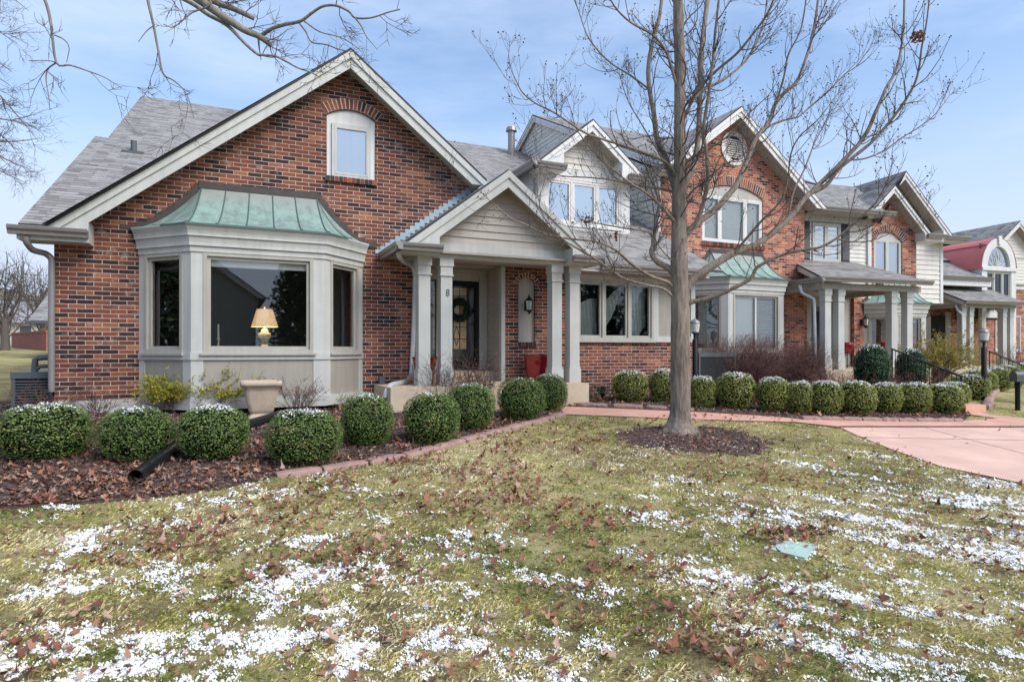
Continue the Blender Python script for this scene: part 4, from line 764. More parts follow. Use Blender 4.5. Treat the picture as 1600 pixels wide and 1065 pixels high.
mb = MB(); F3.box(mb, 2.50, 2.64, -.1, .02, 3.3, 5.75); mb.build('corner_board', M['white'], H3); mb = MB(); F3.box(mb, -.55, 2.5, -.1, .0, 4.16, 4.35); mb.build('sill_board', M['white'], H3); mb = MB(); mb.box(6.85, 6.98, .96, 1.2, 3.3, 5.5); mb.build('corner_board', M['white'], H3)
window(H3, F3, .32, 1.42, 4.40, 5.62, [.86], fm='trim', d=-.04, proud=.0, gm='glass_hi', fill='shade', **K3)
for a in (-.10, 1.46):
    mb = MB(); F3.box(mb, a, a + .32, -.06, -.01, 4.42, 5.66)
    for j in range(18): z = 4.5 + j * .063; mb.face([F3.p(a + .04, .008, z), F3.p(a + .28, .008, z), F3.p(a + .28, -.008, z + .06), F3.p(a + .04, -.008, z + .06)])
    mb.build('shutter', M['shutter'], H3)
mb = MB(); F3.plate(mb, arch(2.77, 3.95, 5.2, 5.21, .27), -.1, -.06); mb.build('window_surround', M['trim'], H3)
window(H3, F3, 2.78, 3.94, 3.75, 5.24, [3.36], fm='trim', d=-.07, proud=-.03, gm='glass_hi', fill='shade', sill=False, **K3)
brick_arch(H3, F3, 2.72, 4.0, 5.15, .35, .22, 21, world=False)
r3 = lambda y: 5.98 + .543 * (y + .6)
i3 = lambda x: 6.92 - .95 * abs(x - 3.2); o3 = lambda x: 7.74 - .967 * abs(x - 4.71)
roof(H3, [[(-.75, -.6, r3(-.6)), (2.6, -.6, r3(-.6)), (4.71, 2.6, 7.72), (7.2, 2.62, 7.73), (-.75, 2.62, 7.73)], [(-.75, 2.62, 7.73), (7.2, 2.62, 7.73), (7.2, 8.6, 4.5), (-.75, 8.6, 4.5)]], world=False)
roof(H3, [[(4.71, .5, 7.74), (2.86, .5, o3(2.86)), (2.6, -.4, o3(2.6)), (4.71, 2.9, 7.74)], [(4.71, .5, 7.74), (6.95, .5, o3(6.95)), (6.95, 5, o3(6.95)), (4.71, 5, 7.74)], [(3.2, -.4, 6.92), (4.85, -.4, i3(4.85)), (4.85, 1.0, i3(4.85)), (3.2, 1.0, 6.92)], [(3.2, -.4, 6.92), (2.0, -.4, i3(2.0)), (2.2, .6, i3(2.2)), (3.2, 1.0, 6.92)]], 'gable_roof', world=False)
FG = FR(0, .95, 1, .95)
rake(H3, FG, 3.6, o3(3.6), 4.71, 7.74, .45, 0, 'white', .1, .13, **K3); rake(H3, FG, 4.71, 7.74, 6.97, o3(6.97), .45, 0, 'white', .1, .13, **K3)
rake(H3, F3, 2.1, i3(2.1), 3.2, 6.92, .40, 0, 'white', .09, .12, **K3); rake(H3, F3, 3.2, 6.92, 4.87, i3(4.87), .40, 0, 'white', .09, .12, **K3)
mb = MB(); F3.plate(mb, [(4.5, 5.28), (4.95, 5.28), (4.5, i3(4.5) - .2)], -.01, .36); F3.box(mb, 4.5, 5.3, -.3, .36, 5.2, 5.30); mb.build('cornice_return', M['white'], H3); mb = MB(); FG.plate(mb, [(6.45, 5.52), (6.95, 5.52), (6.95, 5.56), (6.45, o3(6.45) - .2)], -.01, .425); FG.box(mb, 6.45, 7.5, -.01, .43, 5.44, 5.52); mb.build('cornice_return', M['white'], H3)
gutter(H3, (-.5, -.55, 5.98), (3.0, -.55, 5.98), (0, -1), **K3); gutter(H3, (4.52, -.4, 5.42), (5.3, -.4, 5.42), (0, -1), **K3); gutter(H3, (6.5, .5, 5.62), (7.6, .5, 5.62), (0, -1), **K3)
# porch of house 3
mb = MB(); mb.box(-1.6, 2.1, -2.5, .1, .4, 1.10); mb.build('porch_floor', M['slab'], H3)
for x in (-1.27, -.82, 1.05, 1.62): column(H3, x, -2.15, 1.10, 3.28, 'white' if 0 else 'trim', .2, False)
mb = MB(); mb.box(-1.5, 2.0, -2.28, -2.05, 3.27, 3.43); mb.box(-1.45, -1.25, -2.05, .0, 3.27, 3.43); mb.box(1.55, 1.75, -2.05, 0, 3.27, 3.43); mb.box(-1.5, 2, -2.2, 0, 3.43, 3.45); mb.build('porch_beam', M['trim2'], H3)
p3 = lambda y: 3.56 + .345 * (y + 2.5)
roof(H3, [[(-1.72, -2.5, p3(-2.5)), (2.05, -2.5, p3(-2.5)), (2.05, .0, p3(0)), (-.62, .0, p3(0))]], 'porch_roof', world=False)
mb = MB(); mb.prism([(-1.68, -2.48, p3(-2.5) - .05), (-.6, -.01, p3(0) - .05), (-.6, -.01, p3(0) - .26), (-1.68, -2.48, p3(-2.5) - .16)], (.04, 0, 0)); mb.build('rake_trim', M['white'], H3)
gutter(H3, (-1.78, -2.49, 3.57), (2.1, -2.49, 3.57), (0, -1), **K3); gutter(H3, (-1.7, -2.6, 3.56), (-1.7, -1.2, 3.56), (-1, 0), **K3)
downspout(H3, [(-1.72, -1.7, 3.42), (-1.70, -1.75, 3.2), (-1.5, -2.0, 3.02), (-1.47, -2.02, 1.2)], 'downspout', world=False)
mb = MB(); mb.box(.1, 1.95, .25, .4, .9, 3.4); mb.build('entry_wall', M['trim2'], H3)
mb = MB(); mb.box(.45, 1.35, .18, .249, 1.12, 3.0); d3 = mb.build('door', M['slate'], H3); mb = MB(); mb.box(.6, 1.2, .16, .181, 1.6, 2.85); mb.build('pane', M['dark'], d3)
mb = MB(); mb.box(.12, .42, .16, .249, 1.12, 3.1); mb.box(1.38, 1.93, .12, .249, 1.1, 3.3); mb.build('door_trim', M['trim2'], H3)
lantern(H3, 2.25, -.001, 2.52, world=False)
b3 = bay(H3, 2.95, 4.25, .0 + .001, -.6, None, False); b3.location = (0, 0, -.42)

H4 = empty('brick_townhouse', (O4.x, O4.y, 0), 'farthest townhouse with red barrel-vaulted dormer and fan-topped window', 'house', 'attached brick townhouses', -AL)
F4 = FR(0, 2.2, 1, 2.2); mb = MB(); F4.wall(mb, [(-.2, .5), (9.5, .5), (9.5, 4.4), (-.2, 4.4)], [], .1); mb.build('wall', M['brick2'], H4)
mb = MB(); mb.box(1.3, 8, -.1, 2.2, .4, 1.0); mb.build('porch_floor', M['slab'], H4)
for x in (2.2, 2.6, 4.42, 4.82): column(H4, x, .1, 1.0, 3.33, 'trim', .21, False)
mb = MB(); mb.box(2.0, 5.1, -.02, .22, 3.32, 3.46); mb.box(2.0, 2.2, .22, 2.2, 3.32, 3.46); mb.box(4.9, 5.1, .22, 2.2, 3.32, 3.46); mb.build('porch_beam', M['trim2'], H4)
p4 = lambda y: 3.55 + .46 * (y + .3)
roof(H4, [[(1.85, -.3, p4(-.3)), (5.2, -.3, p4(-.3)), (5.2, 3.2, p4(3.2)), (1.85, 3.2, p4(3.2))]], 'porch_roof', world=False)
FW = FR(2.0, 2.2, 2.0, 0); siding(H4, FW, [(0, 3.46), (2.2, 3.46), (0, 4.55)], 'porch_gable', 'siding_pale', .15, False)
mb = MB(); mb.prism([(1.87, -.28, p4(-.3) - .05), (1.87, 2.7, p4(2.7) - .05), (1.87, 2.7, p4(2.7) - .3), (1.87, -.28, p4(-.3) - .2)], (.04, 0, 0)); mb.build('rake_trim', M['white'], H4)
gutter(H4, (1.8, -.29, 3.56), (5.25, -.29, 3.56), (0, -1), **K3)
downspout(H4, [(1.88, .1, 3.4), (1.9, .05, 3.2), (2.06, -.02, 3.05), (2.06, -.03, 1.1)], 'downspout', world=False)
mb = MB(); mb.box(3.0, 3.9, 2.1, 2.19, 1.0, 3.1); d4 = mb.build('door', M['dark'], H4); mb = MB(); mb.box(2.55, 3.0, 2.08, 2.198, 1.0, 3.3); mb.box(3.9, 4.2, 2.08, 2.198, 1.0, 3.3); mb.build('door_trim', M['trim2'], H4)
window(H4, F4, 7.0, 8.6, 1.6, 3.2, [7.8], fm='trim', d=-.02, proud=.04, fill='room', **K3)
# barrel dormer
bx, bw, zs = 5.55, 1.0, 5.05; FB = FR(0, 1.0, 1, 1.0); mb = MB(); n = 20
rows = [[(bx + (bw + .06) * math.cos(math.pi * i / n), y, zs - .02 + (bw + .38) * math.sin(math.pi * i / n)) for i in range(n + 1)] for y in (1.0, 6.0)]
mb.grid(rows, 0); mb.tube([(bx + (bw + .07) * math.cos(2.3), 1.0, zs + (bw + .39) * math.sin(2.3)), (bx + (bw + .07) * math.cos(2.3), 6.0, zs + (bw + .39) * math.sin(2.3))], .025, 5); mb.build('barrel_roof', M['redroof'], H4)
out = [(bx + bw, 3.0)] + [(bx + bw * math.cos(math.pi * i / n), zs + (bw + .34) * math.sin(math.pi * i / n)) for i in range(n + 1)] + [(bx - bw, 3.0)]
fan = [(bx - .66, zs + .12)] + [(bx + .66 * math.cos(math.pi - math.pi * i / n), zs + .12 + .86 * math.sin(math.pi * i / n)) for i in range(1, n)] + [(bx + .66, zs + .12)]
mb = MB(); FB.wall(mb, out, [fan, [(bx - .72, zs - .08), (bx + .72, zs - .08), (bx + .72, 3.2), (bx - .72, 3.2)]], .15); FB.box(mb, bx - bw - .02, bx + bw + .02, 0, .06, zs - .06, zs + .07)
FB.plate(mb, [(bx - .07, zs + 1.05), (bx + .07, zs + 1.05), (bx + .11, zs + 1.42), (bx - .11, zs + 1.42)], 0, .06); mb.box(bx - bw, bx - bw + .02, 1.15, 5, 3.6, zs); mb.build('dormer_wall', M['white'], H4)
for a in (bx - bw, bx + bw - .24): mb = MB(); FB.box(mb, a, a + .24, -.15, .0, .6, 2.998); mb.build('pilaster', M['white'], H4)
mb = MB(); FB.plate(mb, fan, -.12, -.10); fw = mb.build('fanlight', M['glass_hi'], H4); mb = MB()
for i in range(7):
    a = math.pi * (i + .5) / 7; c = Vector((bx, zs + .14)); e = c + Vector((.5 * math.cos(a), .62 * math.sin(a))); s_ = Vector((-math.sin(a), math.cos(a))) * .07; m_ = (c + e) / 2
    for sg in (1, -1): mb.tube([FB.p(c.x, -.09, c.y), FB.p(m_.x + s_.x * sg, -.09, m_.y + s_.y * sg), FB.p(e.x, -.09, e.y)], .012, 4)
mb.build('tracery', M['white'], fw); mb = MB(); FB.box(mb, bx - .8, bx + .8, -.25, -.2, zs, zs + 1.1); mb.build('backing', M['room'], fw)
window(H4, FB, bx - .72, bx + .72, 3.2, zs - .08, [bx - .25, bx + .25], fm='trim', d=-.08, proud=-.02, fill='room', sill=False, **K3)
z4 = loc(1500, 428, .9, O4).z
roof(H4, [[(-.6, .6, 4.55), (-.6, 4.0, 6.3), (4.6, 4.0, 6.3), (4.6, .6, 4.55)], [(-.8, 5.0, 7.0), (9.1, 5.0, 7.0), (9.1, 9.5, 4.6), (-.8, 9.5, 4.6)], [(-.8, 2.4, 5.6), (4.6, 2.4, 5.6), (4.6, 5.0, 7.0), (-.8, 5.0, 7.0)]], world=False)
ra = loc(1495, 369, 7.0, O4); rb = loc(1587, 352, 2.6, O4); RZ = (ra.z + rb.z) / 2; xr = rb.x
roof(H4, [[(xr, 2.4, RZ), (xr - 3.2, 2.4, RZ - 2.6), (xr - 3.2, 9, RZ - 2.6), (xr, 9, RZ)], [(xr, 2.4, RZ), (xr + 3.2, 2.4, RZ - 2.6), (xr + 3.2, 9, RZ - 2.6), (xr, 9, RZ)]], 'gable_roof', world=False)
FE = FR(0, 2.8, 1, 2.8); siding(H4, FE, [(xr - 2.6, 4.2), (xr + 2.6, 4.2), (xr + 2.6, RZ - 2.2), (xr, RZ - .1), (xr - 2.6, RZ - 2.2)], 'siding', 'siding_pale', .15, False)
rake(H4, FE, xr - 3.2, RZ - 2.6, xr, RZ, .42, 0, 'white', .1, .13, **K3); rake(H4, FE, xr, RZ, xr + 3.2, RZ - 2.6, .42, 0, 'white', .1, .13, **K3)
window(H4, FE, xr - .55, xr + 1.0, 4.75, 6.0, [xr + .2], fm='trim', d=-.02, proud=.05, gm='glass_hi', fill='shade', **K3)
gutter(H4, (.3, .6, 4.62), (4.55, .6, 4.62), (0, -1), **K3); mb = MB(); mb.prism([(-.55, .62, 4.5), (4.55, .62, 4.5), (4.55, .62, 4.25), (-.55, .62, 4.25)], (0, .3, 0)); mb.prism([(.28, .6, 4.55), (.28, 1.6, 5.02), (.28, 1.6, 4.6), (.28, .6, 4.3)], (.05, 0, 0)); mb.build('eave_trim', M['white'], H4)
# ================================================================== PLANTS: numpy builders
def tubes(lst):
    """[(points, radii, sides)] -> one quad mesh"""
    V, F, o = [], [], 0
    for pts, r, n in lst:
        p = np.asarray(pts, float); r = np.asarray(r, float); d = np.gradient(p, axis=0); d /= np.linalg.norm(d, axis=1, keepdims=True) + 1e-9
        ref = np.array([0.31, .17, .93]) if abs(d[0] @ np.array([.31, .17, .93])) < .9 else np.array([1., 0, 0]); x = np.cross(d, ref); x /= np.linalg.norm(x, axis=1, keepdims=True); y = np.cross(d, x)
        a = 2 * np.pi * np.arange(n) / n; ringv = p[:, None] + (x[:, None] * np.cos(a)[None, :, None] + y[:, None] * np.sin(a)[None, :, None]) * r[:, None, None]
        k = len(p); V.append(ringv.reshape(-1, 3)); i, j = np.meshgrid(np.arange(k - 1), np.arange(n), indexing='ij'); j2 = (j + 1) % n
        F.append(np.stack([i * n + j, i * n + j2, (i + 1) * n + j2, (i + 1) * n + j], -1).reshape(-1, 4) + o); o += k * n
    return np.concatenate(V), np.concatenate(F)
def smooth(pts, per=4):
    p = np.asarray(pts, float); q = np.vstack([2 * p[0] - p[1], p, 2 * p[-1] - p[-2]]); out = []
    for i in range(1, len(q) - 2):
        for s in np.arange(per) / per:
            out.append(.5 * ((2 * q[i]) + (-q[i - 1] + q[i + 1]) * s + (2 * q[i - 1] - 5 * q[i] + 4 * q[i + 1] - q[i + 2]) * s * s + (-q[i - 1] + 3 * q[i] - 3 * q[i + 1] + q[i + 2]) * s ** 3))
    out.append(p[-1]); return np.array(out)
def unit(v): return v / (np.linalg.norm(v) + 1e-9)
def grow(rng, p, d, ln, r, out, level, up=.12, ends=None, wig=.16, kids=(3, 4), side=3, amin=.05):
    """a twig that wanders, tapers and forks"""
    n = max(4, int(ln / .09)); pts = [p]; dd = unit(d)
    for i in range(n): dd = unit(dd + rng.normal(0, wig, 3) + np.array([0, 0, up])); pts.append(pts[-1] + dd * ln / n)
    pts = np.array(pts); rr = np.linspace(r, r * .35, n + 1); out.append((pts, rr, side if r < .012 else 5))
    if ends is not None: ends.append((pts[-1], dd))
    if level > 0:
        for _ in range(rng.integers(kids[0], kids[1] + 1)):
            i = rng.integers(max(1, n // 6), n); t = unit(pts[i] - pts[i - 1]); ax = unit(np.cross(t, rng.normal(0, 1, 3))); ang = rng.uniform(.45, 1.05)
            grow(rng, pts[i], t * math.cos(ang) + ax * math.sin(ang), ln * rng.uniform(.35, .65), max(.0028, rr[i] * .6), out, level - 1, up, ends, wig, kids, side)
def quads(c, nrm, sz, rng, asp=.6, curl=0):
    """leaf-sized rhombic faces at c facing nrm"""
    n = len(c); t = np.cross(nrm, rng.normal(0, 1, (n, 3))); t /= np.linalg.norm(t, axis=1, keepdims=True) + 1e-9; b = np.cross(nrm, t); s = (sz * rng.uniform(.7, 1.3, n))[:, None] if np.ndim(sz) == 0 else sz[:, None]
    V = np.stack([c - t * s, c - b * s * asp + nrm * s * curl, c + t * s, c + b * s * asp + nrm * s * curl], 1).reshape(-1, 3); return V, np.arange(4 * n).reshape(-1, 4)
def uvrand(u, v=0): u = np.asarray(u); return np.repeat(np.stack([u, np.zeros_like(u) + v], 1), 4, 0)
def vnoise(x, y, sc, seed, oct=4, rough=.55):
    """fractal value noise, 0..1"""
    tot, amp, nrm_ = 0, 1, 0
    for o in range(oct):
        X_, Y_ = x * sc + seed * 17.3 + o * 31.7, y * sc + seed * 9.1 + o * 11.9; xi, yi = np.floor(X_).astype(np.int64), np.floor(Y_).astype(np.int64); fx, fy = X_ - xi, Y_ - yi; fx = fx * fx * (3 - 2 * fx); fy = fy * fy * (3 - 2 * fy)
        def h(a, b):
            k = (a * 374761393 + b * 668265263 + seed * 1442695 + o * 97) & 0x7fffffff; k = ((k ^ (k >> 13)) * 1274126177) & 0x7fffffff; return ((k ^ (k >> 16)) & 0xffff) / 65535.
        tot = tot + amp * ((h(xi, yi) * (1 - fx) + h(xi + 1, yi) * fx) * (1 - fy) + (h(xi, yi + 1) * (1 - fx) + h(xi + 1, yi + 1) * fx) * fy); nrm_ += amp; amp *= rough; sc *= 2.03
    return tot / nrm_
def inpoly(x, y, poly):
    r = np.zeros(x.shape, bool); n = len(poly)
    for i in range(n):
        (x0, y0), (x1, y1) = poly[i], poly[(i + 1) % n]
        if y0 != y1: r ^= ((y0 > y) != (y1 > y)) & (x < (x1 - x0) * (y - y0) / (y1 - y0) + x0)
    return r

# ------------------------------------------------------------------ the bare tree on the lawn
rng = np.random.default_rng(11); wT = depth(TREE); A3 = lambda v: np.array(v, float)
def limb(px, r0, r1, dd=0.0, start=0.0, per=4):
    n = len(px); return smooth([A3(W(x, y, wT + start + dd * (i / (n - 1)) ** 1.3)) for i, (x, y) in enumerate(px)], per), r0, r1
trunk = smooth([A3(TREE) + [0, 0, -.1], A3(TREE) + [0, 0, .02], A3(TREE) + [0, 0, .14], A3(W(1063, 640, wT)), A3(W(1063, 560, wT)), A3(W(1062, 470, wT)), A3(W(1061, 420, wT)), A3(W(1061, 360, wT)), A3(W(1061, 300, wT)), A3(W(1062, 250, wT)), A3(W(1062, 180, wT)), A3(W(1062, 100, wT)), A3(W(1060, 30, wT)), A3(W(1058, -40, wT)), A3(W(1052, -130, wT))], 4)
tr_r = np.interp(np.arange(len(trunk)), np.linspace(0, len(trunk) - 1, 15), [.30, .25, .172, .150, .138, .130, .128, .112, .105, .088, .082, .078, .074, .062, .04])
th = np.arange(len(trunk)); main = []
LIMBS = [limb([(1056, 470), (1047, 459), (1034, 450), (1013, 446), (977, 436), (955, 422), (930, 404), (900, 387), (878, 372), (850, 340)], .034, .012, -1.2),
 limb([(1056, 455), (1045, 442), (1030, 436), (1016, 431), (990, 415), (973, 400), (958, 388), (930, 377), (890, 373), (850, 365), (822, 351), (798, 341), (770, 318)], .045, .009, -1.6),
 limb([(1058, 432), (1043, 418), (1027, 409), (1018, 396), (1021, 382), (1022, 371), (1026, 345), (1030, 315), (1022, 290), (1012, 268)], .072, .03, .8),
 limb([(1022, 371), (1010, 362), (985, 358), (950, 352), (915, 345)], .028, .010, .9, .4),
 limb([(1058, 415), (1052, 408), (1040, 397), (1030, 385), (1023, 372), (1016, 365), (990, 358)], .02, .008, -.5),
 limb([(1060, 352), (1048, 340), (1036, 325), (1022, 312), (1008, 300), (980, 283), (955, 262)], .05, .014, -.9),
 limb([(1062, 310), (1056, 296), (1048, 272), (1041, 250), (1033, 231), (1026, 214), (1022, 180), (1015, 140), (1013, 105), (1020, 65), (1030, 28), (1036, -20)], .082, .034, .9),
 limb([(1060, 285), (1052, 268), (1039, 253), (1018, 243), (994, 234), (970, 226), (949, 220), (915, 208), (890, 192), (864, 175), (845, 166), (830, 157), (815, 143), (806, 125)], .042, .008, -1.4),
 limb([(1062, 312), (1050, 299), (1020, 293), (983, 287), (960, 276), (946, 256), (930, 240), (915, 222), (900, 200), (893, 175)], .04, .010, .7),
 limb([(975, 285), (950, 280), (915, 277), (880, 275), (850, 265), (835, 255)], .022, .007, -.5, .2),
 limb([(1048, 270), (1030, 240), (1000, 190), (985, 165), (975, 140), (968, 118)], .02, .006, -.8, .1),
 limb([(1015, 140), (985, 118), (950, 95), (920, 60), (905, 20), (890, -20)], .026, .010, .6, .5),
 limb([(1062, 300), (1072, 282), (1083, 262), (1090, 225), (1093, 180), (1094, 130), (1097, 70), (1103, 20), (1110, -40)], .075, .045, .8),
 limb([(1066, 372), (1076, 360), (1086, 350), (1095, 331), (1101, 309), (1106, 286), (1104, 240), (1099, 203), (1107, 149), (1114, 93), (1117, 56), (1122, 10), (1128, -40)], .058, .018, -1.0),
 limb([(1064, 378), (1076, 361), (1098, 342), (1119, 326), (1138, 305), (1151, 288), (1160, 268), (1168, 250), (1179, 221), (1189, 206), (1203, 188), (1212, 162), (1228, 143), (1245, 127), (1258, 95), (1267, 65), (1275, 25), (1282, -30)], .082, .024, 1.2),
 limb([(1186, 208), (1208, 194), (1232, 186), (1248, 182), (1270, 163), (1293, 144), (1318, 118), (1338, 104), (1350, 88), (1362, 70)], .030, .007, .6, .7),
 limb([(1214, 158), (1225, 120), (1232, 85), (1250, 50), (1258, 10), (1262, -30)], .028, .012, -.5, .9),
 limb([(1064, 462), (1074, 446), (1087, 433), (1104, 421), (1120, 411), (1136, 401), (1150, 394), (1166, 388), (1186, 379), (1212, 360), (1236, 338), (1256, 312), (1278, 290), (1307, 262), (1328, 240), (1346, 220), (1358, 200), (1366, 180), (1376, 158), (1386, 135), (1395, 120), (1403, 100), (1409, 70), (1412, 40), (1413, 0), (1414, -40)], .105, .016, 1.0),
 limb([(1262, 304), (1290, 290), (1310, 265), (1330, 248), (1360, 224), (1384, 198), (1402, 175), (1419, 150), (1431, 126), (1437, 100), (1440, 75), (1447, 40), (1452, 0)], .050, .012, -.8, .4),
 limb([(1326, 250), (1350, 248), (1380, 236), (1410, 215), (1440, 196), (1462, 178), (1480, 155)], .024, .006, .5, .3),
 limb([(1150, 394), (1160, 380), (1172, 366), (1190, 345), (1215, 320), (1226, 300), (1232, 270), (1236, 240), (1248, 215), (1275, 190)], .034, .010, -1.1, .1),
 limb([(1232, 340), (1240, 300), (1258, 262), (1272, 225), (1285, 200), (1300, 170)], .026, .008, .9, .3),
 limb([(1066, 484), (1080, 472), (1099, 468), (1126, 459), (1146, 450), (1172, 436), (1181, 420), (1192, 412), (1215, 401), (1235, 395), (1257, 390), (1282, 386), (1306, 373), (1325, 357), (1340, 345), (1353, 332), (1368, 317), (1379, 299), (1386, 285), (1390, 272)], .056, .009, -1.2),
 limb([(1306, 373), (1335, 378), (1365, 375), (1400, 360), (1425, 350)], .015, .005, -.4, -.6),
 limb([(1062, 200), (1078, 165), (1092, 140), (1120, 110), (1150, 85), (1175, 55), (1200, 20), (1215, -20)], .04, .016, -1.0),
 limb([(1062, 150), (1050, 110), (1040, 80), (1020, 55), (985, 35), (960, 10), (945, -20)], .034, .012, -.9),
 limb([(1078, 160), (1100, 140), (1130, 125), (1165, 95), (1185, 60), (1196, 20), (1200, -30)], .036, .014, .9),
 limb([(1064, 330), (1080, 300), (1100, 285), (1125, 262), (1150, 248), (1180, 230)], .026, .008, -.7),
 limb([(1064, 262), (1085, 245), (1110, 232), (1140, 210), (1170, 178), (1200, 150)], .024, .007, -1.1)]
tw, ends = [], []
for pts, r0, r1 in LIMBS:
    n = len(pts); r0, r1 = r0 * .74, r1 * .80; rr = r0 + (r1 - r0) * (np.arange(n) / (n - 1)) ** .7; main.append((pts, rr * (1 + .05 * np.sin(np.arange(n) * 2.1 + r0 * 99)), 10 if r0 > .03 else 7))
    ln = np.linalg.norm(np.diff(pts, axis=0), axis=1).sum(); k = int(ln * 4.0) + 2
    for _ in range(k):
        i = int(n * (.22 + .78 * rng.random() ** .8)) - 1; i = min(max(i, 1), n - 1); t = unit(pts[i] - pts[i - 1]); ax = unit(np.cross(t, rng.normal(0, 1, 3))); a = rng.uniform(.5, 1.1)
        grow(rng, pts[i], t * math.cos(a) + ax * math.sin(a), rng.uniform(.25, .85), min(.011, rr[i] * .55), tw, 2, .2, ends, .13, (2, 4))
    grow(rng, pts[-1], pts[-1] - pts[-2], rng.uniform(.3, .6), rr[-1] * .9, tw, 2, .08, ends)
for i in range(len(trunk) // 2, len(trunk) - 1):
    for _ in range(2): t = unit(rng.normal(0, 1, 3) * [1, 1, .3] + [0, 0, .5]); grow(rng, trunk[i], t, rng.uniform(.5, 1.2), .012, tw, 2, .1, ends)
T1 = empty('bare_tree', TREE, 'bare grey-barked tree standing in a mulch ring on the lawn', 'tree')
tk = smooth(trunk, 4); rk = np.interp(np.linspace(0, 1, len(tk)), np.linspace(0, 1, len(trunk)), tr_r); V0, F0 = tubes([(tk, rk, 40)])
ctr = np.repeat(tk, 40, 0); aa = np.tile(2 * np.pi * np.arange(40) / 40, len(tk)); zz_ = ctr[:, 2]; rid = vnoise(np.cos(aa) * 3 + 9, np.sin(aa) * 3 + zz_ * .5 + 9, 2.6, 5, 4, .6) - .5; kn = vnoise(np.cos(aa) + 5, np.sin(aa) + zz_ * 1.2, 1.6, 6, 2) - .5; root = np.exp(-np.maximum(zz_ - TREE.z, 0) / .14) * np.maximum(0, np.sin(aa * 5 + 1)) * .22
V0 = ctr + (V0 - ctr) * (1 + rid * .22 + kn * .12 + root)[:, None]
V, F = tubes(main); V, F = np.concatenate([V0, V]), np.concatenate([F0, F + len(V0)]); link('trunk', np_mesh('trunk', V, F, [M['bark']], smooth=True), T1, True)
V, F = tubes(tw); nv = len(F)
e = np.array([p for p, d in ends]); sel = rng.random(len(e)) < .42; e = e[sel] + rng.normal(0, .01, (sel.sum(), 3)); nb = rng.normal(0, 1, (len(e) * 2, 3)); nb /= np.linalg.norm(nb, axis=1, keepdims=True)
BV, BF = quads(np.repeat(e, 2, 0) + nb * .006, nb, .013, rng, .8)      # buds and seed balls at the twig ends
cl = np.array([A3(W(1434, 58, wT + .2))]) + rng.normal(0, .045, (46, 3)); cl = np.concatenate([cl, np.array([A3(W(918, 345, wT + .9))]) + rng.normal(0, .04, (26, 3)), np.array([A3(W(958, 368, wT + .3))]) + rng.normal(0, .04, (14, 3))]); nl = rng.normal(0, 1, cl.shape); nl /= np.linalg.norm(nl, axis=1, keepdims=True); LV, LF = quads(cl, nl, .035, rng, .7)
allV = np.concatenate([V, BV, LV]); allF = np.concatenate([F, BF + len(V), LF + len(V) + len(BV)]); mi = np.concatenate([np.zeros(nv), np.zeros(len(BF)), np.ones(len(LF))])
uvc = np.zeros((allF.size, 2)); uvc[(nv + len(BF)) * 4:, 0] = np.repeat(rng.random(len(LF)), 4) * .4
link('crown', np_mesh('crown', allV, allF, [M['twig'], M['leaf']], uvc, mi), T1, True)

# ------------------------------------------------------------------ trees whose limbs reach in from the left
def side_tree(name, base, label, limbs, r_tr, top, seed, bm, lens=(.35, .9), dens=4, lvl=2, twr=.008):
    rg = np.random.default_rng(seed); t = empty(name, base, label, 'tree'); b = A3(base)
    mt = [(smooth([b + [0, 0, -.1], b + [0, 0, .3], b + (A3(top) - b) * .5 + rg.normal(0, .06, 3), A3(top)], 4), np.linspace(r_tr * 1.3, r_tr * .6, 13), 14)]; tw_ = []
    for pts, r0, r1 in limbs:
        n = len(pts); rr = r0 + (r1 - r0) * (np.arange(n) / (n - 1)) ** .8; mt.append((pts, rr, 10 if r0 > .03 else 6)); ln = np.linalg.norm(np.diff(pts, axis=0), axis=1).sum()
        for _ in range(int(ln * dens)):
            i = min(max(int(n * (.25 + .75 * rg.random())) - 1, 1), n - 1); q = unit(pts[i] - pts[i - 1]); ax = unit(np.cross(q, rg.normal(0, 1, 3))); a = rg.uniform(.5, 1.2); grow(rg, pts[i], q * math.cos(a) + ax * math.sin(a), rg.uniform(*lens), min(twr, rr[i] * .5), tw_, lvl, .02, None, .18)
    V, F = tubes(mt); link('trunk', np_mesh('trunk', V, F, [M[bm]], smooth=True), t, True); V, F = tubes(tw_); link('crown', np_mesh('crown', V, F, [M['twig']]), t, True); return t
wa = 6.4; L_ = lambda px, r0, r1, w0=wa, w1=wa: (smooth([A3(W(x, y, w0 + (w1 - w0) * i / (len(px) - 1))) for i, (x, y) in enumerate(px)], 4), r0, r1)
b0 = W(-420, 700, 6.0); b0.z = float(gz(b0.x, b0.y))
